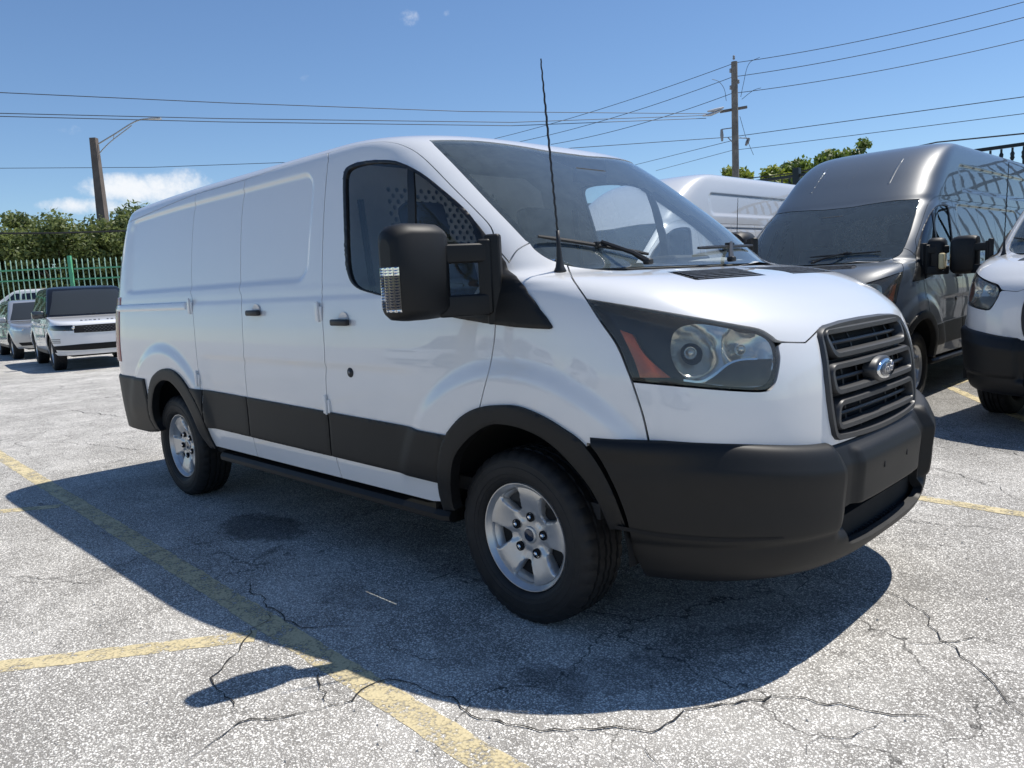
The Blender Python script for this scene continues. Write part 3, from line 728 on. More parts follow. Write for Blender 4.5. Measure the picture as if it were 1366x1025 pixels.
    fo = panel('front_fascia', B, fas, pm, root, sym=True)
    # ---- headlights
    lamp_o = panel('headlight', B, inset(st['lens'], .15), MATS['lamp_dark'], root, off=-.062, drop=-.052, gap=0, depth=.01, both=True)
    ln = panel('lens', B, st['lens'], MATS['lamp_glass'], lamp_o[0], gap=.1, depth=0, off=-.001, both=True); ln[1].parent = lamp_o[1]
    c = B.ev(np.array(st['reflector'])).mean(0)
    def bowl(P):
        d1 = np.linalg.norm(P-K['bowl1'][0], axis=1); d2 = np.linalg.norm(P-K['bowl2'][0], axis=1); return -.062*np.clip(1-(d1/.088)**2, 0, 1)-.035*np.clip(1-(d2/.075)**2, 0, 1)
    rf = panel('reflector', B, st['reflector'], MATS['lamp_chrome'], lamp_o[0], off=-.014, drop=-.004, gap=0, depth=.03, both=True, fn=bowl); rf[1].parent = lamp_o[1]
    am = panel('amber_reflector', B, st['amber'], MATS['amber'], lamp_o[0], off=-.005, drop=.002, gap=0, depth=.03, both=True); am[1].parent = lamp_o[1]
    bz = panel('bezel', B, st['bezel'], MATS['bezel_grey'], lamp_o[0], off=-.009, drop=.002, gap=0, depth=.02, both=True); bz[1].parent = lamp_o[1]
    rg = panel('ridge', B, st['ridge'], MATS['chrome'], lamp_o[0], off=-.006, drop=.001, gap=0, depth=.006, both=True); rg[1].parent = lamp_o[1]
    cn = B.N[int(np.mean([p[0] for p in st['reflector']])), int(np.mean([p[1] for p in st['reflector']]))]
    for sg, par in ((1, lamp_o[0]), (-1, lamp_o[1])):
        for (off, w_, r_) in (((0, -.06), 0, .022), ((.0, .05), 0, .02)):
            cc = (K['bowl1'][0] if off[1] < 0 else K['bowl2'][0])-cn*(.045 if off[1] < 0 else .035); bm = bmesh.new(); bmesh.ops.create_uvsphere(bm, u_segments=20, v_segments=12, radius=r_)
            bmesh.ops.translate(bm, vec=(cc[0], sg*cc[1], cc[2]), verts=bm.verts); bm_obj('bulb_cover', bm, MATS['lamp_chrome'], par)
    return dict(B=B, st=st, doors=doors, quarters=quarters, hood=ho, fascia=fo, xz=xz, pair=pair, lamps=lamp_o, windshield=wsh)

# ---------------------------------------------------------------- wheels
def make_wheel_mesh():
    """one wheel about the Y axis, outer face towards -Y, centre at the origin; parts returned as unlinked prototypes"""
    # tyre with grooves and shoulder blocks
    n = 144; prof = []
    R0, hw = .356, .118
    pr = [(.214, .070), (.2225, .082), (.2255, .092), (.231, .1), (.238, .107), (.246, .1105), (.2475, .113), (.262, .1165), (.2635, .1185), (.29, .1195), (.2915, .1178), (.312, .1155), (.3135, .1172), (.318, .1165), (.332, .109), (.344, .100), (.351, .088), (.354, .066), (.3545, .062), (.3455, .060), (.3455, .050), (.3555, .048), (.3562, .022), (.3470, .020), (.3470, .010), (.3565, .008)]
    prof = [(r, -h) for r, h in pr]+[(r, h) for r, h in pr[::-1]]
    V, F = lathe_geo(prof, n)
    m = len(prof); V = [list(v) for v in V]
    for k in range(n):
        for i, (r, h) in enumerate(prof):
            v = V[k*m+i]
            if r > .33:
                g = .0055 if (k % 4 == 3) else 0
                if .34 < r < .3505 and abs(h) > .07: g *= 1.5
                if abs(h) < .06: g = .005 if ((k+2) % 4 == 3) else 0
                s = (r-g)/r; v[0] *= s; v[2] *= s
            if .262 < r < .30: # raised lettering ring: tiny relief
                v[1] *= 1+.004*((k // 3) % 2)
    return V, F
def wheel_proto():
    root = bpy.data.objects.new('wheel', None)
    V, F = make_wheel_mesh(); ty = mesh_obj('tyre', V, F, MATS['rubber'], root, True, 35)
    # barrel and lip
    prof = [(.176, .08), (.176, -.02), (.186, -.055), (.2005, -.074), (.2105, -.086), (.2165, -.094), (.2205, -.0945), (.2225, -.090), (.2235, -.082), (.213, -.078), (.205, -.06)]
    V, F = lathe_geo(prof, 72); rim = mesh_obj('rim', V, F, MATS['alloy'], root, True, 40)
    # spoke face: disc with five windows
    outer = circle2(0, 0, .199, 100); holes = []
    for k in range(5):
        a = R(90+36+72*k); c_, s_ = math.cos(a), math.sin(a)
        tr = []
        for (rr, tt) in [(.114, -.017), (.109, 0), (.114, .017), (.140, .033), (.170, .0485), (.182, .0505), (.1875, .043), (.192, .022), (.1935, 0), (.192, -.022), (.1875, -.043), (.182, -.0505), (.170, -.0485), (.140, -.033)]:
            tr.append((rr, tt))
        sm = spl(tr+[tr[0]], 3)[:-1]
        holes.append([(c_*r_-s_*t_, s_*r_+c_*t_) for r_, t_ in sm])
    gr = []
    for r_ in np.linspace(.008, .194, 32):
        q_ = max(8, int(r_*2*math.pi/.006))
        for q in range(q_): a = 2*math.pi*q/q_; gr.append((r_*math.cos(a), r_*math.sin(a)))
    gr = np.array(gr); hp = [np.array(h) for h in holes]; hd = np.min([seg_dist(h, gr) for h in holes], 0); gr = gr[hd > .003]
    v_, _t = cdt_poly(outer, holes, gr); d_ = np.min([seg_dist(h, v_) for h in hp], 0); near_ = {(round(float(a), 5), round(float(b), 5)): float(d) for (a, b), d in zip(v_, d_)}
    def face(a, b, side):
        r_ = math.hypot(a, b); d = near_[(round(float(a), 5), round(float(b), 5))]
        dish = -.052-.024*float(sstep(.05, .19, r_))
        ang = (math.degrees(math.atan2(b, a))-90) % 72; ang = min(ang, 72-ang)
        ch = .011*float(1-sstep(.0, .0065, d))
        hub = .007*float(sstep(15, 30, ang))*float(sstep(.05, .075, r_))*float(1-sstep(.10, .12, r_))
        return (a, min(dish+ch+hub+.032, .0) if side else dish+ch+hub, b)
    sheet('spoke_face', outer, face, 0, MATS['alloy'], rim, holes, gr, sharp=42)
    V, F = lathe_geo([(.0, -.0605), (.027, -.0600), (.0335, -.058), (.036, -.054), (.037, -.045)], 32); cap = mesh_obj('centre_cap', V, F, MATS['alloy'], root, True, 40)
    V, F = lathe_geo([(.0, -.0622), (.022, -.0617), (.0265, -.0602), (.027, -.056)], 28); V = [(x*1.0, y, z) for x, y, z in V]; mesh_obj('badge', V, F, MATS['badge_blue'], cap, True, 40)
    nut = None
    for k in range(5):
        a = R(90+72*k+0); x, z = .078*math.cos(a), .078*math.sin(a)
        V, F = lathe_geo([(.0, -.057), (.0165, -.057), (.0175, -.0615), (.0195, -.0625), (.0195, -.05)], 18); rc = mesh_obj('nut_seat', [(p[0]+x, p[1], p[2]+z) for p in V], F, MATS['deep_black'], root, True, 40)
        V, F = lathe_geo([(.0, -.071), (.006, -.0705), (.0098, -.067), (.0102, -.055)], 6); mesh_obj('lug_nut', [(p[0]+x, p[1], p[2]+z) for p in V], F, MATS['chrome'], rc, False)
    # black disc set close behind the spokes paints shade into the wheel gaps, with a backing
    V, F = lathe_geo([(.0, -.030), (.1835, -.030), (.176, .03), (.0, .03)], 40); mesh_obj('spoke_gap_shade', V, F, MATS['deep_black'], root, True, 40)
    V, F = lathe_geo([(.0, .045), (.19, .045)], 24); mesh_obj('wheel_back', V, F, MATS['deep_black'], root, False)
    return root
WHEEL = None
def add_wheel(parent, x, y, steer=0, spin=0, r=.356, scale=1):
    """y < 0: right-hand wheel"""
    global WHEEL
    if WHEEL is None: WHEEL = wheel_proto(); w = WHEEL; COL.objects.link(w)
    else: w = copy_tree(WHEEL)
    w.parent = parent; w.location = (x, y, r*scale-.008); w.scale = (scale, scale, scale)
    w.rotation_euler = (0, spin, (math.pi if y > 0 else 0)+steer)
    return w

# ---------------------------------------------------------------- everything bolted to the van
def extrude_y(name, poly, y0, y1, mat, parent, bevel=0):
    """plate with outline in (x, z) from y0 to y1"""
    return sheet(name, poly, lambda a, b, s: (a, y1 if s else y0, b), 0, mat, parent)
def oval_loop(y0, y1, z0, z1, r, n=6):
    return rrect((y0+y1)/2, (z0+z1)/2, y1-y0, z1-z0, r, n)
def finish_van(root, V, newer=False, interior=True, paint_m='white_paint', simple_grille=False, board=True, mirror_tuck=(0, 0)):
    B, st, pair, xz = V['B'], V['st'], V['pair'], V['xz']; trim = MATS['trim_plastic']; pm = MATS[paint_m]; S = B.ns-1
    near = lambda k: [tuple(v) for v in B.near(K[k])]
    # wheel-arch trims
    ao, ai = near('archFo'), near('archFi')
    pair('wheel_arch_trim', ao+ai[::-1], trim, off=.016, drop=.003, gap=0, depth=.05)
    ao, ai = near('archRo'), near('archRi')
    pair('wheel_arch_trim', ao+ai[::-1], trim, off=.016, drop=.003, gap=0, depth=.05)
    # lower side mouldings, one per door or panel
    top = B.near(land([(243, 515.2), (253.5, 517), (300, 525.4), (345, 533.5), (390, 541.5), (440, 550.5), (490, 559.5), (540, 568.5), (604, 580)], 2)); low = B.near(land([(266, 566.5), (277.3, 569.3), (330, 581.7), (380, 593.5), (430, 605.3), (480, 617), (530, 629), (597, 644.8)], 2))
    tp = B.ev(np.array(top)); lp = B.ev(np.array(low))
    pt_, pl_ = np.polyfit(tp[:, 0], tp[:, 2], 1), np.polyfit(lp[:, 0], lp[:, 2], 1); zt = lambda x: float(np.polyval(pt_, x)); zl = lambda x: float(np.polyval(pl_, x))
    def xof(edge, z): e = np.array(edge)[::-1]; return float(np.interp(z, e[:, 2], e[:, 0]))
    xs = [-2.93, xof(K['cargorear'], .66)+.0, xof(K['split'], .66), xof(K['doorrear'], .66), -.385]
    def strip(x0, x1, slant=0):
        n = 8; t = [xz(x0+(x1-x0)*k/n, zt(x0+(x1-x0)*k/n)) for k in range(n+1)]; l = [xz(x1+.02*slant+(x0-x1)*k/n, zl(x1+(x0-x1)*k/n)) for k in range(n+1)]
        return t+l
    arch_r = B.ev(np.array(near('archRo'))); arch_f = B.ev(np.array(near('archFo')))
    def xa_r(z): m = arch_r[:, 0] > -3.25; o = np.argsort(arch_r[m, 2]); return float(np.interp(z, arch_r[m][o, 2], arch_r[m][o, 0]))
    def xa_f(z): m = arch_f[:, 0] < 0; o = np.argsort(arch_f[m, 2]); return float(np.interp(z, arch_f[m][o, 2], arch_f[m][o, 0]))
    for k in range(3 + 1):
        x0, x1 = xs[k], xs[k+1]; n = 8
        z_t0, z_l0 = zt(x0), zl(x0)
        if k == 0:
            tl = [xz(xa_r(zt(-2.9)-.0)-.005, zt(-2.9))]; tl += [xz(tl_x, zt(tl_x)) for tl_x in np.linspace(-2.86, x1-.006, 4)]
            ll = [xz(q, zl(q)) for q in np.linspace(x1-.006, xa_r(zl(-2.75)), 4)]; ll += [xz(xa_r(q), q) for q in np.linspace(zl(-2.75)+.03, zt(-2.9)-.03, 5)]
            out = tl+ll
        elif k == 3:
            tl = [xz(q, zt(q)) for q in np.linspace(x0+.006, xa_f(zt(-.4)), 9)]; rl = [xz(xa_f(q), q) for q in np.linspace(zt(-.4)-.03, zl(-.45)+.03, 5)]; ll = [xz(q, zl(q)) for q in np.linspace(xa_f(zl(-.45)), x0+.006, 9)]
            out = tl+rl+ll
        else:
            out = [xz(q, zt(q)) for q in np.linspace(x0+.006, x1-.006, 9)]+[xz(q, zl(q)) for q in np.linspace(x1-.006, x0+.006, 9)]
        pair('side_moulding', out, trim, off=.012, drop=.0025, gap=0, depth=.012)
    # rear bumper corner
    sa = near('archRo'); sr = sa[-14:]; t_top = B.row(.815, 20); 
    rearb = [(0.0, t_top), *[(q, B.row(.815, int(q))) for q in np.linspace(6, sa[-9][0]-1, 6)], *[p for p in sa if p[0] < sa[-9][0]+.01 and p[1] < t_top][0:], ]
    lastp = rearb[-1]; rearb += [(lastp[0]+2.5, B.row(.43, int(lastp[0]))), (lastp[0]-6, B.row(.415, int(lastp[0]))), (10.0, B.row(.40, 10)), (0.0, B.row(.40, 0))]
    pair('rear_bumper', rearb, trim, off=.016, drop=.007, gap=0, depth=.03)
    # tail lamps
    tl = [(13.5, B.row(z, 13)) for z in np.linspace(.92, 1.40, 8)]+[(17.5, B.row(z, 17)) for z in np.linspace(1.40, .92, 8)]
    pair('tail_light', tl, MATS['red_lens'], off=.008, drop=.004, gap=0, depth=.02)
    # running board
    if board:
        for sg in (-1, 1):
            poly = [(-.80, .335), (-.985, .335), (-1.012, .35), (-1.012, .372), (-.995, .392), (-.955, .405), (-.80, .405)]
            n = len(poly); Vv = []; xs_ = [-2.62, -2.58, -1.25, -.44, -.40]
            for i, x in enumerate(xs_):
                k = .9 if i in (0, 4) else 1
                Vv += [(x, sg*(-.9+(y+.9)*k)*-1*-1 if False else -sg*(-(-.9+(y+.9)*k))*-1, .37+(z-.37)*k) for y, z in poly]
            Vv = [(x, sg*abs(y), z) for x, y, z in Vv]
            Ff = [(i*n+k, i*n+(k+1) % n, (i+1)*n+(k+1) % n, (i+1)*n+k) for i in range(4) for k in range(n)]+[tuple(range(n)), tuple(4*n+k for k in range(n))]
            o = mesh_obj('running_board', Vv, Ff, trim, root, True, 30)
    # handles, lock, hinges
    def on_side(x, z): p = B.ev(np.array([xz(x, z)]))[0]; return p
    def handle(x, z, par, sg):
        p = on_side(x, z); y = p[1]
        Vd, Fd = lathe_geo([(0, .012), (.03, .009), (.043, .001), (.046, -.0015)], 28); o = mesh_obj('handle_cup', [(x+a, -sg*(-(y+b-.003)), z+c) if False else (x+a+.01, sg*abs(y-.002+b*.35), z+c*1.05) for a, b, c in Vd], Fd, pm, par)
        bm = bmesh.new(); box_bm(bm, (0, 0, 0), (.145, .024, .031), .011, 3)
        for v in bm.verts: v.co.y -= .012*(1-(v.co.x/.0725)**2)*(-1)*-1
        bmesh.ops.translate(bm, vec=(x, -abs(y)-.017, z), verts=bm.verts)
        if sg > 0: bmesh.ops.scale(bm, vec=(1, -1, 1), verts=bm.verts)
        bm_obj('door_handle', bm, MATS['black_plastic'], par)
    for sg, d in ((-1, V['doors'][0]), (1, V['doors'][1])):
        handle(-1.075, 1.212, d, sg)
        p = on_side(-1.037, .973); Vd, Fd = lathe_geo([(0, -.006), (.009, -.006), (.010, -.004), (.022, -.005), (.024, -.002), (.024, .01)], 24); mesh_obj('door_lock', [(p[0]+a, sg*(abs(p[1])-b), p[2]+c) for a, b, c in Vd], Fd, MATS['black_plastic'], d)
        Vd, Fd = lathe_geo([(0, -.0085), (.008, -.008), (.0085, -.004)], 16); mesh_obj('lock_barrel', [(p[0]+a-.004, sg*(abs(p[1])-b), p[2]+c) for a, b, c in Vd], Fd, MATS['nut_steel'], d)
    handle(-1.945, 1.265, root, -1)
    for (x, z) in ((-1.282, 1.264), (-1.268, .80), (-2.812, 1.315), (-2.752, .86)):
        p = on_side(x, z); bm = bmesh.new(); box_bm(bm, (x-.012, p[1]-.007, z), (.026, .016, .092), .005); box_bm(bm, (x+.016, p[1]-.004, z-.008), (.020, .010, .07), .004); box_bm(bm, (x+.001, p[1]-.011, z), (.010, .012, .10), .004); bm_obj('hinge', bm, pm, root)
    tc_ = [xz(q, 1.342) for q in np.linspace(-3.78, -2.885, 12)]+[xz(q, 1.294) for q in np.linspace(-2.885, -3.78, 12)]+[(q, B.row(1.294, int(q))) for q in (18.0, 15.0)]+[(q, B.row(1.342, int(q))) for q in (15.0, 18.0)]
    pair('track_cover', tc_, pm, off=.009, drop=.006, gap=0, depth=.01)
    # front bumper
    b = BUMP; Sb = b.ns-1; rear_edge = [tuple(v) for v in b.seen(spl([(787, 594), (800, 612), (818, 646), (832, 680), (839, 704), (842, 722), (845, 738)], 3))]
    tmax = b.nt-1.0
    hole = [(-.0, .505), (-.15, .507), (-.30, .512), (-.355, .516), (-.385, .512), (-.40, .495), (-.402, .46), (-.398, .41), (-.388, .385), (-.36, .372), (-.2, .362), (0, .358)]
    hs = [tuple(v) for v in b.front([(y, z) for y, z in hole])]; hs[0] = (Sb, hs[0][1]); hs[-1] = (Sb, hs[-1][1])
    # half outline goes down the centre line, round the intake and on
    outb = [*rear_edge, (rear_edge[-1][0]+3, 2.0), (rear_edge[-1][0]+9, 0.0), (Sb-40, 0.0), (Sb, 0.0), *hs[::-1], (Sb, tmax), (Sb-40, tmax), (rear_edge[0][0]+14, tmax), (rear_edge[0][0], tmax)]
    bump = panel('front_bumper', b, outb, trim, root, sym=True, gap=.05, depth=.035)
    # intake: floor with ribs, black back
    box('intake_back', (.93, 0, .45), (.02, .86, .20), MATS['deep_black'], bump, .0)
    box('intake_floor', (.95, 0, .352), (.12, .74, .012), MATS['black_plastic'], bump, .002)
    for k in range(22): 
        yy = -.34+k*.68/21; box('rib', (.985-.25*yy*yy, yy, .361), (.06, .006, .012), MATS['grille_plastic'], bump, .001)
    slot = [tuple(v) for v in b.seen(spl([(822, 701), (850, 706), (890, 712), (960, 717.5), (1020, 717.5), (1045, 716.5)], 3)+spl([(1047, 718.5), (1020, 721), (960, 723), (890, 718), (850, 711), (822, 706)], 3))]
    sl = panel('bumper_slot', b, slot, MATS['deep_black'], bump, off=.0015, gap=0, depth=0, both=True)
    Pn = b.ev(np.array(b.front([(0, .61)])))[0]
    for yy in (-.12, .12):
        for zz, hh in ((.62, .022),): box('plate_screw_hole', (Pn[0]+.0005, yy, zz), (.004, .011, hh), MATS['deep_black'], bump, .001)
    build_grille(root, B, newer, simple_grille)
    # wheels
    for x, y in ((0, -.864), (-3.3, -.872), (0, .864), (-3.3, .872)): add_wheel(root, x, y, spin=R(8) if x == 0 else R(-25))
    # wheel houses and floor
    for cx in (0.03, -3.3):
        for sg in (-1, 1):
            Vh, Fh = [], []; n = 20
            for k in range(n+1):
                a = math.pi*(.0+(.93 if cx < -1 else 1.0)*k/n); Vh += [(cx+.52*math.cos(a), sg*1.0, .36+.49*math.sin(a)), (cx+.50*math.cos(a), sg*.55, .36+.49*math.sin(a))]
            Fh = [(2*k, 2*k+1, 2*k+3, 2*k+2) for k in range(n)]
            c0 = len(Vh); Vh.append((cx, sg*.55, .36)); Fh += [(2*k+1, c0, 2*k+3) for k in range(n)]
            mesh_obj('wheel_house', Vh, Fh, MATS['underbody'], root)
    bm = bmesh.new(); box_bm(bm, (-1.65, 0, .40), (5.3, 1.1, .10)); box_bm(bm, (-1.62, 0, .40), (2.30, 1.9, .06)); box_bm(bm, (.72, 0, .36), (.4, 1.3, .1)); box_bm(bm, (-4.0, 0, .52), (.6, 1.5, .1)); box_bm(bm, (0, 0, .34), (.16, 1.5, .12)); box_bm(bm, (-3.3, 0, .34), (.14, 1.5, .12)); bm_obj('underbody', bm, MATS['underbody'], root, False)
    # inner shell of the load space and cab, open at the glass
    make_shell(root, V)
    if interior: make_cab(root, V)
    # wipers
    def gp(u, v, lift): 
        s_ = B.near(land([(u, v), (u+.1, v)], 1))[0]; p = B.ev(np.array([s_]))[0]; nrm = B.ev(np.array([s_]), B.N)[0]; return p+nrm*lift
    def gp3(x, y, lift):
        stt = B.cast((x, -abs(y), 4), (0, 0, -1)); p = B.ev(np.array([stt]))[0].copy(); nrm = B.ev(np.array([stt]), B.N)[0].copy(); q = p+nrm*lift
        if y > 0: q[1] *= -1
        return q
    p0, p1 = gp(717, 320, .018), gp(790, 337, .018); far = gp3(.235, -.40, .02)
    for nm, a, c_, pv in (('near', p0, far, (.325, -.52)), ('far', gp3(.215, .02, .018), gp3(.13, .68, .018), (.34, .10))):
        w = bpy.data.objects.new('wiper', None); link(w, root)
        ln_ = [a*(1-k/8)+c_*k/8+np.array([.012*math.sin(k/8*math.pi), 0, .0]) for k in range(9)]
        tube('blade', ln_, [.006]+[.0085]*7+[.006], MATS['black_plastic'], w, 6)
        mid = (a+c_)/2*.5+c_*.0+a*.0+c_*.5 if False else a*.45+c_*.55
        pvt = gp3(*pv, .03); tube('arm', [pvt, pvt*.7+mid*.3+np.array([0, 0, .015]), mid+np.array([.008, 0, .018])], [.014, .010, .008], MATS['black_plastic'], w, 6)
        bm = bmesh.new(); box_bm(bm, tuple(mid+np.array([0, 0, .012])), (.022, .06, .014), .005); bm_obj('clip', bm, MATS['black_plastic'], w)
        bm = bmesh.new(); box_bm(bm, tuple(pvt), (.034, .034, .024), .01, 3); bm_obj('pivot', bm, MATS['black_plastic'], w)
    # cowl strip
    cw = [(S-k*6.0, B.row(1.376)) for k in range(0, 10)]; tb2 = B.row(1.402)
    panel('cowl', B, [(S, B.row(1.374)), (S, tb2), *[(S-k*6.5, tb2) for k in range(1, 9)], *[(S-k*6.5, B.row(1.374)) for k in range(8, 0, -1)]], MATS['black_plastic'], root, sym=True, off=-.014, gap=0, depth=0)
    # antenna
    an = bpy.data.objects.new('antenna', None); link(an, root)
    ax, ay = .160, -.85; zb_ = B.ev(np.array(B.top([(ax, ay)])))[0][2]-.004
    Vv, Fv = lathe_geo([(.0, 0), (.024, 0), (.024, .006), (.017, .02), (.0115, .05), (.0085, .10), (.0075, .155), (.0, .156)], 16, 'Z'); mesh_obj('mast_base', [(ax+x-.045*z*.6, ay+y, zb_+z) for x, y, z in Vv], Fv, MATS['black_plastic'], an)
    pth = []; 
    for k in range(61): f = k/60; pth.append((ax-.005-.047*f+.0012*math.cos(k*1.6), ay+.0012*math.sin(k*1.6), zb_+.15+.632*f))
    tube('mast', pth, [.0042]*40+[.0042-.0017*(k/21) for k in range(21)], MATS['black_plastic'], an, 6)
    # mirrors
    for sg in (-1, 1): make_mirror(root, sg, trim, tuck=mirror_tuck[0 if sg < 0 else 1])
def build_grille(root, B, newer=False, simple_grille=False):
    # grille
    g = bpy.data.objects.new('grille', None); link(g, root)
    def gx(y, z): return float(B.ev(np.array(B.front([(min(y, -abs(y)), z)])))[0] if False else B.ev(np.array(B.front([(-abs(y), z)])))[0][0])
    full = [(y, z) for y, z in GR_HALF]+[(-y, z) for y, z in GR_HALF[::-1][1:-1]]
    sm = spl(full+[full[0]], 3)[:-1]
    gm = MATS['grille_plastic'] if not simple_grille else MATS['black_plastic']
    def ring(name, loop, w, d, x_off, mat, par):
        """bar of width w and depth d following a closed (y, z) loop on the nose"""
        P2 = np.array(loop); 
        if area2(P2) < 0: P2 = P2[::-1]
        cs = [(-.5, -1), (-.5, -.25), (-.32, 0), (.32, 0), (.5, -.25), (.5, -1)]
        Vr, Fr = [], []; n = len(P2); m = len(cs)
        e = np.roll(P2, -1, 0)-np.roll(P2, 1, 0); e /= np.linalg.norm(e, axis=1, keepdims=True); nn = np.stack([-e[:, 1], e[:, 0]], 1)
        for i in range(n):
            x0 = gx(P2[i][0], np.clip(P2[i][1], .70, 1.155))
            for a, q in cs: Vr.append((x0+x_off+q*d, P2[i][0]+nn[i][0]*a*w, P2[i][1]+nn[i][1]*a*w))
        for i in range(n):
            for k in range(m-1): Fr.append((i*m+k, ((i+1) % n)*m+k, ((i+1) % n)*m+k+1, i*m+k+1))
        return mesh_obj(name, Vr, Fr, mat, par, True, 40)
    fullr = inset(sm, .012); fr_ = ring('frame', [tuple(p) for p in fullr], .026, .05, .012, gm, g)
    Vb = [(gx(y, np.clip(z, .7, 1.155))-.055, y, z) for y, z in sm]; Vb.append((gx(0, .95)-.055, 0, .95)); mesh_obj('grille_back', Vb, [(i, (i+1) % len(sm), len(sm)) for i in range(len(sm))], MATS['deep_black'], g)
    if newer:
        for zc in np.linspace(.79, 1.11, 9): 
            w = .40; Vt, Ft = tube_geo([(gx(y, zc)-.015, y, zc) for y in np.linspace(-w, w, 13)], .009, 6); mesh_obj('bar', Vt, Ft, MATS['black_plastic'], g, True, 40)
    else:
        for zc, w0, w1, h in ((1.085, .352, .37, .083), (.962, .385, .392, .088), (.836, .385, .37, .085)):
            lp = []
            for y, z in oval_loop(-w0, w0, zc-h/2, zc+h/2, .030, 4): lp.append((y*(w0+(w1-w0)*((z-zc)/h+.5))/w0, z))
            # densify the straights
            dn = []
            for i in range(len(lp)):
                a, c = np.array(lp[i]), np.array(lp[(i+1) % len(lp)]); k = max(1, int(np.linalg.norm(c-a)/.05)); dn += [tuple(a+(c-a)*q/k) for q in range(k)]
            ring('bar_loop', dn, .025, .045, .010, gm, g)
            Vt, Ft = tube_geo([(gx(y, zc)-.022, y, zc-.002) for y in np.linspace(-w0+.02, w0-.02, 13)], .008, 6); mesh_obj('slat', Vt, Ft, MATS['black_plastic'], g, True, 40)
        for zc in (1.022, .90, .775, 1.140):
            Vt, Ft = tube_geo([(gx(y, zc)-.026, y, zc) for y in np.linspace(-.37, .37, 13)], .005, 6); mesh_obj('slat', Vt, Ft, MATS['black_plastic'], g, True, 40)
        for yy in (-.26, -.13, .13, .26): 
            Vt, Ft = tube_geo([(gx(yy, z)-.03, yy, z) for z in np.linspace(.76, 1.14, 9)], .004, 6); mesh_obj('slat', Vt, Ft, MATS['black_plastic'], g, True, 40)
    # badge
    bx = gx(0, .962)+.022
    bd = bpy.data.objects.new('badge', None); link(bd, g)
    def oval(name, a, c, x0, x1, mat, dome=0, bez=.004):
        rings = [(a, c, x0), (a, c, x1-bez), (a-bez, c-bez, x1)]+([(a*.6, c*.6, x1+dome*.7), (.001, .001, x1+dome)] if dome else [(.001, .001, x1)])
        Vo = []; n = 40
        for A, C_, X in rings: Vo += [(X, A*math.cos(2*math.pi*k/n), .962+C_*math.sin(2*math.pi*k/n)) for k in range(n)]
        Fo = [(i*n+k, i*n+(k+1) % n, (i+1)*n+(k+1) % n, (i+1)*n+k) for i in range(len(rings)-1) for k in range(n)]
        return mesh_obj(name, Vo, Fo, mat, bd, True, 50)
    oval('badge_base', .098, .050, bx-.045, bx+.006, gm, 0, .01); oval('badge_rim', .0865, .0385, bx, bx+.013, MATS['chrome'], 0, .005); oval('badge_field', .0775, .0315, bx+.008, bx+.0145, MATS['badge_blue'], .002)
    text_mesh('badge_script', 'Ford', .046, .0012, MATS['chrome'], bd, Matrix.Translation((bx+.0168, 0, .951)) @ Matrix.Rotation(math.pi/2, 4, 'Z') @ Matrix.Rotation(math.pi/2, 4, 'X'), shear=.35)
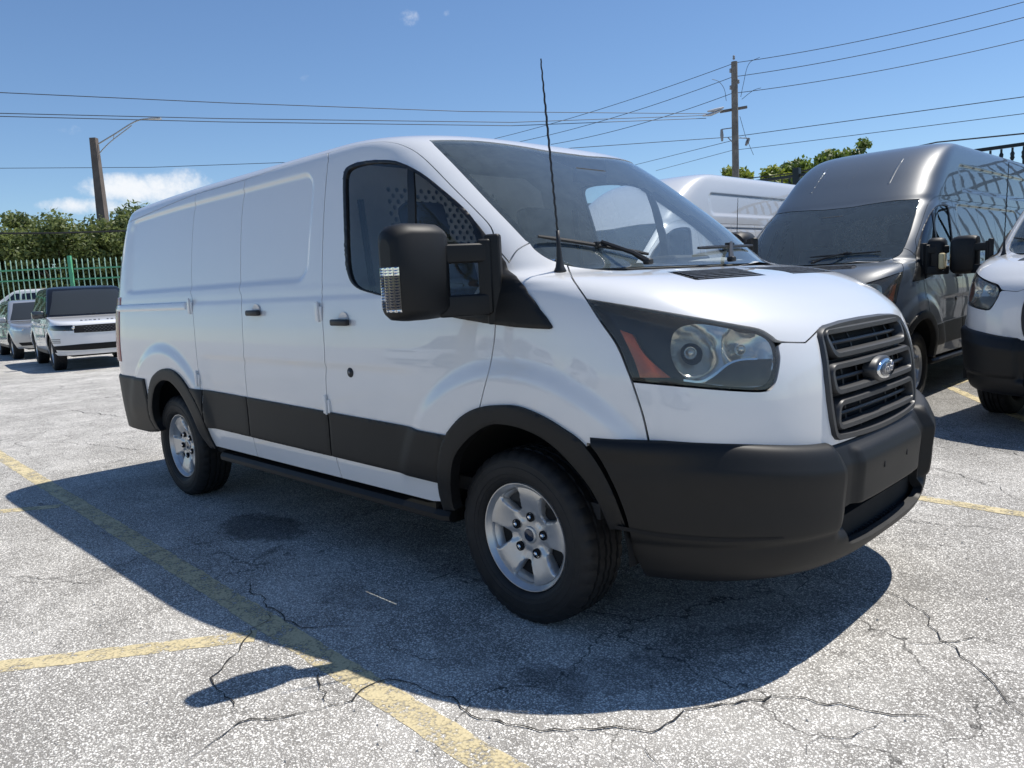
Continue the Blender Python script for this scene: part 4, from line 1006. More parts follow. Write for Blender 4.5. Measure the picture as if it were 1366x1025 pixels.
def make_mirror(root, sg, trim, tuck=0):
    m = bpy.data.objects.new('side_mirror', None); link(m, root)
    # housing: lofted rounded rectangles from the outer to the inner face
    secs = []
    for f, (yc, sc_z, sc_x, zc, xc) in enumerate([(-1.402, .72, .55, 1.405, -.165), (-1.396, .86, .75, 1.408, -.165), (-1.375, .955, .9, 1.41, -.163), (-1.33, 1, 1, 1.412, -.16), (-1.25, 1, 1.02, 1.412, -.157), (-1.195, .985, .98, 1.412, -.155), (-1.172, .93, .88, 1.41, -.155), (-1.165, .8, .7, 1.41, -.155)]):
        secs.append([(xc+px*sc_x, yc, zc+pz*sc_z) for px, pz in rrect(0, 0, .165, .352, .042, 5)])
    n = len(secs[0]); V = [p for s in secs for p in s]; F = [(i*n+k, i*n+(k+1) % n, (i+1)*n+(k+1) % n, (i+1)*n+k) for i in range(len(secs)-1) for k in range(n)]+[tuple(range(n)), tuple((len(secs)-1)*n+k for k in range(n))]
    V = [(x-(.045*((z-1.41)/.18)**2 if x > -.16 else 0)-.02*max(0, (-1.25-y)/.15)**2*(x > -.16), y, z) for x, y, z in V]
    hs = mesh_obj('housing', [(x, y if sg < 0 else -y, z) for x, y, z in V], F, trim, m, True, 40)
    # shell split line
    bm = bmesh.new(); box_bm(bm, (-.2405, -1.28, 1.41), (.006, .17, .27), .003); 
    if sg > 0: bmesh.ops.scale(bm, vec=(1, -1, 1), verts=bm.verts)
    bm_obj('mirror_glass', bm, MATS['mirror_glass'], m)
    # turn signal: chromed and dark cells let into the outer front corner of the housing
    hb = BVHTree.FromPolygons([Vector(v) for v in V], F); rows_ = []
    for z in np.linspace(1.272, 1.432, 17):
        row_ = []
        for t in np.linspace(0, 1, 5):
            o_ = Vector((-.215+.075*t+.31, -1.405+.035*t-.39, z)); loc, nn, ix, ds = hb.ray_cast(o_, Vector((-.62, .78, 0)).normalized())
            row_.append(loc+(nn if nn.dot(Vector((1, -1, 0))) > 0 else -nn)*.0035 if loc else None)
        rows_.append(row_)
    for i in range(16):
        for k in range(4):
            q = [rows_[i][k], rows_[i][k+1], rows_[i+1][k+1], rows_[i+1][k]]
            if any(v is None for v in q): continue
            bright = (i > 12) or (i < 1) or (k == 0 and 3 < i < 9)
            cen = (q[0]+q[1]+q[2]+q[3])/4; q = [cen+(v-cen)*(.94 if bright else 1.0) for v in q]; tip = cen+(cen-Vector((-.16, -1.28, cen.z))).normalized()*.003
            if sg > 0: q = [Vector((v.x, -v.y, v.z)) for v in q]; tip = Vector((tip.x, -tip.y, tip.z))
            mesh_obj('turn_signal_cell', q+[tip], [(0, 1, 4), (1, 2, 4), (2, 3, 4), (3, 0, 4)], MATS['chrome' if bright else 'frit'], m, False)
    # arms and foot
    def bar(name, p0, p1, h, d, mat):
        p0, p1 = np.array(p0), np.array(p1); bm = bmesh.new(); L = np.linalg.norm(p1-p0); ang = math.atan2(p1[1]-p0[1], p1[0]-p0[0])
        box_bm(bm, (0, 0, 0), (L, d, h), .014, 3); bmesh.ops.rotate(bm, cent=(0, 0, 0), matrix=Matrix.Rotation(ang, 3, 'Z'), verts=bm.verts); bmesh.ops.translate(bm, vec=tuple((p0+p1)/2), verts=bm.verts)
        if sg > 0: bmesh.ops.scale(bm, vec=(1, -1, 1), verts=bm.verts)
        return bm_obj(name, bm, mat, m)
    bar('arm', (-.145, -1.20, 1.470), (-.045, -1.025, 1.478), .072, .055, trim); bar('arm', (-.145, -1.20, 1.285), (-.045, -1.03, 1.275), .082, .055, trim)
    bar('hinge_post', (-.07, -1.055, 1.385), (-.03, -1.02, 1.385), .28, .05, trim)
    bar('foot', (-.055, -1.03, 1.372), (.0, -1.0, 1.372), .34, .04, trim)
    if tuck:             # telescopic arms pushed in
        for ch in m.children:
            if ch.name.split('.')[0] in ('housing', 'mirror_glass', 'turn_signal_cell'):
                if tuck > .125: ch.scale.y = .62; ch.location = (.04, sg*.31, 0)       # short-arm mirror with a narrower head
                else: ch.location.y = -sg*tuck
def text_mesh(name, txt, size, depth, mat, parent, mw, shear=0, spacing=1, align='CENTER'):
    cu = bpy.data.curves.new(name, 'FONT'); cu.body = txt; cu.size = size; cu.extrude = depth; cu.shear = shear; cu.align_x = align; cu.space_character = spacing; cu.resolution_u = 3
    o = bpy.data.objects.new(name, cu); COL.objects.link(o); dg = bpy.context.evaluated_depsgraph_get(); me = bpy.data.meshes.new_from_object(o.evaluated_get(dg)); bpy.data.objects.remove(o)
    me.transform(mw); me.materials.clear(); me.materials.append(mat)
    return link(bpy.data.objects.new(name, me), parent)
def make_shell(root, V):
    B, st = V['B'], V['st']; k = 3; S = B.ns-1
    si = np.arange(0, S+1, k); si[-1] = S; ti = np.arange(0, B.nt, k); ti = np.append(ti, B.nt-1) if ti[-1] != B.nt-1 else ti
    P = B.P[np.ix_(si, ti)]-B.N[np.ix_(si, ti)]*.026; n0, n1 = len(si), len(ti)
    cen = np.stack(np.meshgrid((si[:-1]+si[1:])/2, (ti[:-1]+ti[1:])/2, indexing='ij'), -1).reshape(-1, 2)
    drop = pip(inset(st['window'], -1.2), cen)
    ws = st['ws_top']+[(S+9, st['ws_top'][-1][1]), (S+9, B.row(1.37)), (st['ws_side'][-1][0]+4, B.row(1.37))]+st['ws_side'][::-1]
    drop |= pip(inset(ws, -1.0), cen)
    c3 = B.ev(cen); drop |= (c3[:, 0] > .42) | (c3[:, 2] < .44)
    for cx in (.03, -3.3): drop |= (np.hypot(c3[:, 0]-cx, c3[:, 2]-.36) < .56)
    idx = np.arange(n0*n1).reshape(n0, n1); q = np.stack([idx[:-1, :-1], idx[1:, :-1], idx[1:, 1:], idx[:-1, 1:]], -1).reshape(-1, 4)[~drop]
    Pf = P.reshape(-1, 3); Vv = np.vstack([Pf, Pf*[1, -1, 1]]); F = [tuple(a) for a in q]+[tuple(a[::-1]+len(Pf)) for a in q]
    used = np.unique(np.array(F)); rm = np.full(len(Vv), -1); rm[used] = np.arange(len(used))
    mesh_obj('inner_shell', Vv[used], [tuple(rm[list(f)]) for f in F], MATS['interior_grey'], root)
def make_cab(root, V):
    B = V['B']
    # bulkhead with punched window
    holes = []
    for j in range(13):
        for i in range(15):
            y = -.42+i*.058+(.029 if j % 2 else 0); z = 1.51+j*.033
            if abs(y) < .45: holes.append(circle2(y, z, .0145, 8))
    sheet('bulkhead', [(-.88, .5), (.88, .5), (.90, 1.4), (.84, 1.95), (.70, 2.03), (-.70, 2.03), (-.84, 1.95), (-.90, 1.4)], lambda a, b, s: (-1.40+.012*s-.10*max(0, b-1.3), a, b), 0, MATS['bulkhead_grey'], root, holes)
    box('cab_floor', (-.5, 0, .50), (1.7, 1.8, .06), MATS['interior_dark'], root, 0)
    # dashboard: swept profile
    prof = [(.30, 1.37), (.10, 1.405), (-.08, 1.40), (-.20, 1.36), (-.25, 1.25), (-.22, 1.05), (-.10, .85), (.25, .80)]
    ys = [-.90, -.86, -.5, -.2, .2, .5, .86, .90]; Vd = []
    for y in ys:
        hump = .035*math.exp(-((y-.42)/.18)**2)
        for x, z in prof: Vd.append((x-.08*(abs(y)/.9)**2, y, z+(hump if z > 1.3 else 0)-.05*(abs(y) > .87)))
    n = len(prof); Fd = [(i*n+k, i*n+k+1, (i+1)*n+k+1, (i+1)*n+k) for i in range(len(ys)-1) for k in range(n-1)]
    mesh_obj('dashboard', Vd, Fd, MATS['interior_grey'], root, True, 50)
    box('binnacle', (-.13, .44, 1.41), (.16, .34, .09), MATS['interior_dark'], root, .03, seg=3)
    box('rear_view_mirror', (-.36, 0, 1.86), (.03, .24, .07), MATS['interior_dark'], root, .012)
    # steering wheel
    Vw, Fw = [], []; n, m = 32, 8
    for i in range(n):
        a = 2*math.pi*i/n
        for k in range(m):
            b = 2*math.pi*k/m; r = .185+.014*math.cos(b); Vw.append((r*math.cos(a), r*math.sin(a), .014*math.sin(b)))
    Fw = [(i*m+k, ((i+1) % n)*m+k, ((i+1) % n)*m+(k+1) % m, i*m+(k+1) % m) for i in range(n) for k in range(m)]
    M4 = Matrix.Translation((-.36, .44, 1.28)) @ Matrix.Rotation(R(-62), 4, 'Y')
    sw = mesh_obj('steering_wheel', [M4 @ Vector(v) for v in Vw], Fw, MATS['interior_dark'], root)
    bm = bmesh.new(); box_bm(bm, (0, 0, -.01), (.13, .16, .04), .02, 3); box_bm(bm, (0, .12, -.005), (.05, .12, .02), .006); box_bm(bm, (0, -.12, -.005), (.05, .12, .02), .006); box_bm(bm, (-.11, 0, -.005), (.12, .04, .02), .006); bm.transform(M4); bm_obj('spoke', bm, MATS['interior_dark'], sw)
    for sy in (-.44, .44):
        s = bpy.data.objects.new('seat', None); link(s, root)
        bm = bmesh.new(); box_bm(bm, (-.68, sy, .93), (.52, .50, .18), .06, 3); bm_obj('cushion', bm, MATS['seat_cloth'], s)
        bm = bmesh.new(); box_bm(bm, (0, 0, .30), (.15, .50, .64), .06, 3); bm.transform(Matrix.Translation((-.95, sy, .98)) @ Matrix.Rotation(R(-14), 4, 'Y')); bm_obj('backrest', bm, MATS['seat_cloth'], s)
        bm = bmesh.new(); box_bm(bm, (0, 0, .74), (.11, .27, .20), .045, 3); box_bm(bm, (0, -.06, .63), (.015, .015, .12)); box_bm(bm, (0, .06, .63), (.015, .015, .12)); bm.transform(Matrix.Translation((-.95, sy, .98)) @ Matrix.Rotation(R(-14), 4, 'Y')); bm_obj('headrest', bm, MATS['seat_cloth'], s)
        tube('seat_belt', [(-1.15, sy*1.86, 1.80), (-1.1, sy*1.85, 1.3), (-1.0, sy*1.7, .9)], .018, MATS['interior_dark'], s, 6)
        # door trim card, pale
        box('door_card', (-.80, math.copysign(.945, sy), 1.02), (.78, .04, .50), MATS['interior_grey'], root, .02)

# ---------------------------------------------------------------- other road vehicles
SUV_T = [(.26, .92, -.1, .72, 3.2, -3.2, -3.66, 5), (.40, .97, -.1, .79, 3.4, -3.2, -3.74, 5), (.55, .985, -.1, .825, 3.6, -3.2, -3.78, 5), (.75, .99, -.1, .832, 3.7, -3.2, -3.79, 5), (.90, .985, -.1, .822, 3.7, -3.2, -3.78, 5),
         (.98, .975, -.12, .80, 3.7, -3.2, -3.77, 5), (1.025, .965, -.16, .745, 3.7, -3.2, -3.76, 5), (1.06, .957, -.2, .56, 3.7, -3.2, -3.755, 5), (1.10, .947, -.35, .22, 3.6, -3.2, -3.75, 5), (1.13, .937, -.5, -.20, 3.5, -3.2, -3.745, 5),
         (1.155, .928, -.6, -.36, 3.4, -3.2, -3.74, 5), (1.25, .90, -.75, -.50, 3.4, -3.2, -3.71, 5), (1.5, .83, -1.1, -.86, 3.6, -3.15, -3.6, 5), (1.72, .765, -1.45, -1.21, 3.7, -3.1, -3.46, 5), (1.775, .735, -1.55, -1.33, 3.6, -3.0, -3.4, 5),
         (1.81, .65, -1.7, -1.55, 3.3, -2.9, -3.3, 5), (1.83, .42, -1.9, -1.8, 3, -2.8, -3.1, 4), (1.836, .01, -2.2, -2.1, 3, -2.6, -2.8, 4)]
def suv_relief(x, z, y):
    D = np.zeros_like(x)
    for cx in (0, -2.92): r = np.hypot(x-cx, z-.37); D -= .02*np.exp(-((r-.5)/.08)**2)*sstep(.4, .6, z)*sstep(1.05, .9, z)
    D += .012*sstep(.985, .965, z)*sstep(-.1, -.3, x)*sstep(.9, .95, z)
    return D*sstep(.5, .8, -y)
SUVB = Body(SUV_T, zstep=.022, relief=suv_relief, res=(14, 130, 50))
def make_suv(root, paint_m, roof_m, small=False):
    B = SUVB; S = B.ns-1; pm = MATS[paint_m]; rm = MATS[roof_m]; xz = lambda x, z: tuple(B.side([(x, z)])[0])
    arch = lambda cx, r=.455: [xz(cx+r*math.cos(a), max(.36+r*math.sin(a), .34)) for a in np.linspace(math.pi, 0, 16)]
    zb = .33
    tw = 1.145
    belt = lambda x0, x1, n=14: [xz(x, tw) for x in np.linspace(x0, x1, n)]
    low = [(0.0, B.row(zb, 0)), *[xz(x, zb) for x in np.linspace(-3.5, -3.40, 3)], *arch(-2.92), *[xz(x, zb) for x in np.linspace(-2.44, -.47, 6)], *arch(0), *[xz(x, zb) for x in (.48, .55)], (S-16, B.row(zb)), (S, B.row(zb))]
    up = [(S, B.row(1.14)), *[(S-k, B.row(1.14)) for k in range(5, 46, 5)], *belt(-.62, -3.3), (0.0, B.row(tw, 0))]
    body = panel('body', B, low+up, pm, root, sym=True, gap=0, depth=.02)
    gh = [(0.0, B.row(tw+.004, 0)), *[xz(x, tw+.004) for x in np.linspace(-3.3, -.66, 14)], *[(S-k, B.row(1.15)) for k in range(44, 4, -5)], (S, B.row(1.15)), (S, B.nt-1.0), (0.0, B.nt-1.0)]
    cab = panel('cabin', B, gh, rm, root, sym=True, gap=0, depth=0)
    # glass
    def pr(name, out, mat, par=root, **kw):
        o = panel(name, B, out, mat, par, both=True, gap=0, depth=kw.pop('depth', .004), **kw); return o
    Ap = lambda z: float(np.interp(z, [1.15, 1.72], [-.78, -1.42]))
    for x0, x1 in ((None, -1.62), (-1.70, -2.62), (-2.68, -3.25)):
        z0, z1 = 1.19, 1.68
        a0 = Ap(z0) if x0 is None else x0; a1 = Ap(z1)-.02 if x0 is None else x0
        pr('side_window', [xz(a, z) for a, z in ((a0, z0), ((a0+a1)/2, (z0+z1)/2), (a1, z1), ((a1+x1)/2, z1+.015), (x1, z1), (x1, (z0+z1)/2), (x1, z0), ((a0+x1)/2, z0))], MATS['frit'], cab, off=.004)
    wsh = [(S-42, B.row(1.18)), (S-39, B.row(1.45)), (S-36.5, B.row(1.71)), (S, B.row(1.73)), (S, B.row(1.17))]
    panel('windshield', B, wsh, MATS['suv_screen'], cab, sym=True, gap=0, depth=0, off=.005)
    if small:
        hl = [(S-24, B.row(.86)), (S-38, B.row(.92)), (S-38, B.row(1.0)), (S-20, B.row(.98))]
        pr('headlight', hl, MATS['lamp_chrome'], off=.004); panel('grille', B, [(S-16, B.row(.84)), (S-18, B.row(.98)), (S, B.row(.98)), (S, B.row(.84))], MATS['deep_black'], root, sym=True, gap=0, depth=0, off=.004)
        panel('lower_intake', B, [(S-26, B.row(.42)), (S-28, B.row(.52)), (S, B.row(.52)), (S, B.row(.42))], MATS['deep_black'], root, sym=True, gap=0, depth=0, off=.004)
    else:
        lampo = pr('headlight', [(S-18.5, B.row(.845)), (S-30, B.row(.862)), (S-40, B.row(.885)), (S-41, B.row(.955)), (S-30, B.row(.968)), (S-18.5, B.row(.962))], MATS['frit'], off=.006)
        for sgn, lo in ((-1, lampo[0]), (1, lampo[1])):
            for yy, xx in ((.60, .76), (.70, .70)):
                bm = bmesh.new(); bmesh.ops.create_uvsphere(bm, u_segments=12, v_segments=8, radius=.038); bmesh.ops.translate(bm, vec=(xx, sgn*yy, .905), verts=bm.verts); bm_obj('lamp_unit', bm, MATS['lamp_chrome'], lo)
        gr = panel('grille', B, [(S-18, B.row(.80)), (S-18.3, B.row(.95)), (S, B.row(.955)), (S, B.row(.79))], MATS['deep_black'], root, sym=True, gap=0, depth=0, off=.006)
        for j, z in enumerate((.82, .852, .884, .916)):
            for i in range(12):
                y = -.40+i*.073+(.036 if j % 2 else 0)
                if abs(y) < .43: box('mesh_link', (float(B.ev(np.array(B.front([(-abs(y), z)])))[0][0])+.008, y, z), (.008, .030, .010), MATS['nut_steel'], gr, .002)
        panel('lower_intake', B, [(S-14, B.row(.43)), (S-36, B.row(.46)), (S-36, B.row(.535)), (S-14, B.row(.56)), (S, B.row(.56)), (S, B.row(.43))], MATS['deep_black'], root, sym=True, gap=0, depth=0, off=.005)
        panel('skid_plate', B, [(S-33, B.row(.34)), (S-35, B.row(.40)), (S, B.row(.40)), (S, B.row(.34))], pm, root, sym=True, gap=0, depth=0, off=.012)
        for z in (.60, .635, .67): pr('bumper_vane', [(S-27, B.row(z)), (S-37, B.row(z)), (S-37, B.row(z+.016)), (S-27, B.row(z+.016))], MATS['nut_steel'], off=.006)
        pr('side_vent', [xz(x, z) for x, z in ((-.58, .62), (-.63, .62), (-.70, .95), (-.63, .97))], MATS['deep_black'], off=.004)
        hx = lambda y: B.ev(np.array([B.cast((.66, -abs(y), 3), (0, 0, -1))]))[0]
        txt = 'RANGE ROVER'; n = len(txt)
        for i, chh in enumerate(txt):
            if chh == ' ': continue
            y = -.42+.84*i/(n-1); p_ = hx(y)
            text_mesh('hood_letter', chh, .075, .004, MATS['frit'], root, Matrix.Translation((float(p_[0])+.02, y, float(p_[2])+.004)) @ Matrix.Rotation(math.pi/2, 4, 'Z') @ Matrix.Rotation(R(12), 4, 'X'))
    for z0, z1 in ((.34, .42),): pr('sill', [xz(x, z0) for x in np.linspace(-2.42, -.5, 6)]+[xz(x, z1) for x in np.linspace(-.5, -2.42, 6)], MATS['black_plastic'], off=.012)
    for xd in (-.62, -1.68, -2.55):
        pr('door_gap', [xz(xd, .44), xz(xd-.006, .8), xz(xd, 1.13), xz(xd-.008, 1.13), xz(xd-.014, .8), xz(xd-.008, .44)], MATS['deep_black'], off=.0012, depth=0)
    for xh in (-1.50, -2.40): pr('door_handle', [xz(xh, .965), xz(xh+.2, .965), xz(xh+.2, .992), xz(xh, .992)], pm, off=.018, depth=.02)
    for sg in (-1, 1):
        m = bpy.data.objects.new('side_mirror', None); link(m, root)
        bm = bmesh.new(); box_bm(bm, (-.72, sg*1.06, 1.20), (.17, .24, .17), .05, 3); bm_obj('housing', bm, MATS['black_paint' if not small else paint_m], m)
        bm = bmesh.new(); box_bm(bm, (-.72, sg*.94, 1.145), (.09, .12, .04), .012); bm_obj('arm', bm, MATS['black_plastic'], m)
    for x, y in ((0, -.845), (-2.92, -.845), (0, .845), (-2.92, .845)):
        w = add_wheel(root, x, y, scale=1.05, spin=R(20)); 
    bm = bmesh.new(); box_bm(bm, (-1.46, 0, .36), (4.1, 1.3, .14)); box_bm(bm, (-1.46, 0, .62), (3.9, 1.7, .3)); bm_obj('underbody', bm, MATS['underbody'], root, False)
principled('suv_screen', (.03, .034, .036), .08, coat=0, spec=.35, noise=0)

# ---------------------------------------------------------------- survey helpers for the surroundings
def ray_to(u, v, z=None, depth=None, dist=None):
    d = pix_dir(u, v)
    if z is not None: k = (z-CAM[2])/d[2]
    elif depth is not None: k = depth/(d@CF)
    return CAM+k*d
# ---------------------------------------------------------------- ground
def ground_material():
    m, nt, out = new_mat('aged_asphalt'); L = nt.links; N = nt.nodes
    p = N.new('ShaderNodeBsdfPrincipled'); L.new(p.outputs[0], out.inputs[0]); p.inputs['Roughness'].default_value = .88; p.inputs['Specular IOR Level'].default_value = .3
    tc = N.new('ShaderNodeTexCoord'); geo = N.new('ShaderNodeNewGeometry'); pos = geo.outputs['Position']
    def noise(scale, det, rough, vec=pos):
        n = N.new('ShaderNodeTexNoise'); n.inputs['Scale'].default_value = scale; n.inputs['Detail'].default_value = det; n.inputs['Roughness'].default_value = rough; L.new(vec, n.inputs['Vector']); return n
    def mr(v, a, b, c, d, smooth=False):
        n = N.new('ShaderNodeMapRange'); n.inputs[1].default_value = a; n.inputs[2].default_value = b; n.inputs[3].default_value = c; n.inputs[4].default_value = d
        if smooth: n.interpolation_type = 'SMOOTHSTEP'
        L.new(v, n.inputs[0]); return n.outputs[0]
    def mth(op, a, b):
        n = N.new('ShaderNodeMath'); n.operation = op
        for i, v in enumerate((a, b)):
            if isinstance(v, (int, float)): n.inputs[i].default_value = v
            else: L.new(v, n.inputs[i])
        return n.outputs[0]
    def mixc(f, a, b, bt='MIX'):
        n = N.new('ShaderNodeMix'); n.data_type = 'RGBA'; n.blend_type = bt
        if isinstance(f, (int, float)): n.inputs['Factor'].default_value = f
        else: L.new(f, n.inputs['Factor'])
        for nm, v in (('A', a), ('B', b)):
            if isinstance(v, tuple): n.inputs[nm].default_value = (*v, 1)
            else: L.new(v, n.inputs[nm])
        return n.outputs['Result']
    # exposed aggregate: pale stones in dark binder
    vo = N.new('ShaderNodeTexVoronoi'); vo.inputs['Scale'].default_value = 104; L.new(pos, vo.inputs['Vector'])
    vo2 = N.new('ShaderNodeTexVoronoi'); vo2.inputs['Scale'].default_value = 230; L.new(pos, vo2.inputs['Vector'])
    wh = N.new('ShaderNodeSeparateColor'); L.new(vo.outputs['Color'], wh.inputs[0]); wh2 = N.new('ShaderNodeSeparateColor'); L.new(vo2.outputs['Color'], wh2.inputs[0])
    stone = mth('MULTIPLY', mr(vo.outputs['Distance'], .55, .20, 0, 1), mr(wh.outputs[0], .25, .95, .25, 1))
    stone2 = mth('MULTIPLY', mr(vo2.outputs['Distance'], .6, .2, 0, 1), mr(wh2.outputs[0], .3, .9, .1, 1))
    st_ = mth('MAXIMUM', stone, mth('MULTIPLY', stone2, .9))
    big = noise(.35, 4, .6).outputs['Fac']; mid = noise(2.2, 6, .7).outputs['Fac']; fine = noise(30, 4, .7).outputs['Fac']
    wear = mth('ADD', mr(big, .3, .7, -.28, .2), mr(mid, .3, .7, -.42, .26))
    sfac = mth('ADD', mr(st_, .12, .52, .10, 1.06), mth('MULTIPLY', wear, .65)); 
    col = mixc(sfac, (.25, .238, .218), (.98, .95, .885))
    col = mixc(mr(fine, .3, .7, .0, .30), col, mixc(1.0, col, (.62, .62, .63), 'MULTIPLY'))
    # darker, newer lane on the far side (towards the row of vans), worn edge
    sx = N.new('ShaderNodeSeparateXYZ'); L.new(pos, sx.inputs[0])
    lane = mr(mth('ADD', sx.outputs['Y'], mr(noise(.8, 5, .6).outputs['Fac'], 0, 1, -.5, .5)), 2.4, 3.6, 0, 1, True)
    lane2 = mth('MULTIPLY', lane, mr(sx.outputs['X'], -9, -4, 0, 1, True))
    col = mixc(mth('MULTIPLY', lane2, .72), col, mixc(1.0, col, (.42, .43, .45), 'MULTIPLY'))
    # old stains with their own shapes: an oil patch, dark scuffs, drips
    wob = noise(5.5, 7, .7).outputs['Color']
    def blob(cx, cy, rx, ry, rot, amt, k=.55):
        nonlocal col
        mp = N.new('ShaderNodeMapping'); mp.vector_type = 'TEXTURE'; mp.inputs['Location'].default_value = (cx, cy, 0); mp.inputs['Rotation'].default_value = (0, 0, rot); mp.inputs['Scale'].default_value = (rx, ry, 1); L.new(pos, mp.inputs[0])
        ad = N.new('ShaderNodeVectorMath'); ad.operation = 'MULTIPLY_ADD'; L.new(wob, ad.inputs[0]); ad.inputs[1].default_value = (k, k, 0); L.new(mp.outputs[0], ad.inputs[2])
        ad2 = N.new('ShaderNodeVectorMath'); ad2.operation = 'SUBTRACT'; L.new(ad.outputs[0], ad2.inputs[0]); ad2.inputs[1].default_value = (k/2, k/2, 0)
        sp = N.new('ShaderNodeVectorMath'); sp.operation = 'LENGTH'; L.new(ad2.outputs[0], sp.inputs[0])
        f = mth('MULTIPLY', mr(sp.outputs['Value'], 1.12, .80, 0, 1, True), amt)
        col = mixc(f, col, mixc(1.0, col, (.22, .22, .23), 'MULTIPLY'))
    c = ray_to(350, 703, z=0); blob(c[0], c[1], .36, .20, 0, .75, .9)
    for (u, v, rx, ry, rot, amt) in [(700, 770, .5, .16, .3, .55), (820, 900, .35, .12, .8, .45), (480, 800, .25, .10, .2, .4), (930, 860, .3, .12, 1.2, .5), (620, 860, .3, .13, -.4, .35), (740, 905, .18, .1, 0, .5), (1130, 800, .2, .06, .5, .25), (120, 780, .4, .1, 2.2, .2), (1250, 780, .3, .1, .2, .2), (560, 720, .5, .2, 0, .3), (900, 800, .7, .3, .3, .35)]:
        c = ray_to(u, v, z=0); blob(c[0], c[1], rx, ry, rot, amt*.8, 3.0)
    # hairline map cracking
    wv = N.new('ShaderNodeVectorMath'); wv.operation = 'MULTIPLY_ADD'; L.new(noise(3.0, 5, .6).outputs['Color'], wv.inputs[0]); wv.inputs[1].default_value = (.55, .55, 0); L.new(pos, wv.inputs[2])
    for sc, wd, msk, amt in ((.9, .005, (.46, .56), .75), (2.6, .010, (.49, .59), .6), (6.0, .02, (.56, .64), .4)):
        vc = N.new('ShaderNodeTexVoronoi'); vc.feature = 'DISTANCE_TO_EDGE'; vc.inputs['Scale'].default_value = sc; L.new(wv.outputs[0], vc.inputs['Vector'])
        ln = mth('MULTIPLY', mr(vc.outputs['Distance'], wd, wd*.3, 0, 1), mr(noise(.7*sc, 3, .6).outputs['Fac'], msk[0], msk[1], 0, amt))
        col = mixc(ln, col, (.03, .029, .027))
    L.new(col, p.inputs['Base Color'])
    b = N.new('ShaderNodeBump'); b.inputs['Strength'].default_value = .6; b.inputs['Distance'].default_value = .006; L.new(mth('ADD', st_, mth('MULTIPLY', fine, .6)), b.inputs['Height']); L.new(b.outputs[0], p.inputs['Normal'])
    return m
def line_material():
    m, nt, out = new_mat('worn_yellow_line'); L = nt.links; N = nt.nodes
    p = N.new('ShaderNodeBsdfPrincipled'); p.inputs['Roughness'].default_value = .8; geo = N.new('ShaderNodeNewGeometry'); pos = geo.outputs['Position']
    tr = N.new('ShaderNodeBsdfTransparent'); mx = N.new('ShaderNodeMixShader')
    n = N.new('ShaderNodeTexNoise'); n.inputs['Scale'].default_value = 9; n.inputs['Detail'].default_value = 8; n.inputs['Roughness'].default_value = .75; L.new(pos, n.inputs['Vector'])
    vo = N.new('ShaderNodeTexVoronoi'); vo.inputs['Scale'].default_value = 85; L.new(pos, vo.inputs['Vector'])
    a = N.new('ShaderNodeMath'); a.operation = 'SUBTRACT'; L.new(n.outputs['Fac'], a.inputs[0])
    k = N.new('ShaderNodeMath'); k.operation = 'MULTIPLY'; L.new(vo.outputs['Distance'], k.inputs[0]); k.inputs[1].default_value = .32; L.new(k.outputs[0], a.inputs[1])
    mr = N.new('ShaderNodeMapRange'); mr.inputs[1].default_value = .17; mr.inputs[2].default_value = .36; L.new(a.outputs[0], mr.inputs[0])
    L.new(mr.outputs[0], mx.inputs[0]); L.new(tr.outputs[0], mx.inputs[1]); L.new(p.outputs[0], mx.inputs[2]); L.new(mx.outputs[0], out.inputs[0])
    cr = N.new('ShaderNodeMix'); cr.data_type = 'RGBA'; cr.inputs['A'].default_value = (.52, .43, .24, 1); cr.inputs['B'].default_value = (.66, .57, .36, 1); L.new(n.outputs['Fac'], cr.inputs['Factor']); L.new(cr.outputs['Result'], p.inputs['Base Color'])
    b = N.new('ShaderNodeBump'); b.inputs['Strength'].default_value = .5; b.inputs['Distance'].default_value = .004; L.new(vo.outputs['Distance'], b.inputs['Height']); L.new(b.outputs[0], p.inputs['Normal'])
    return m
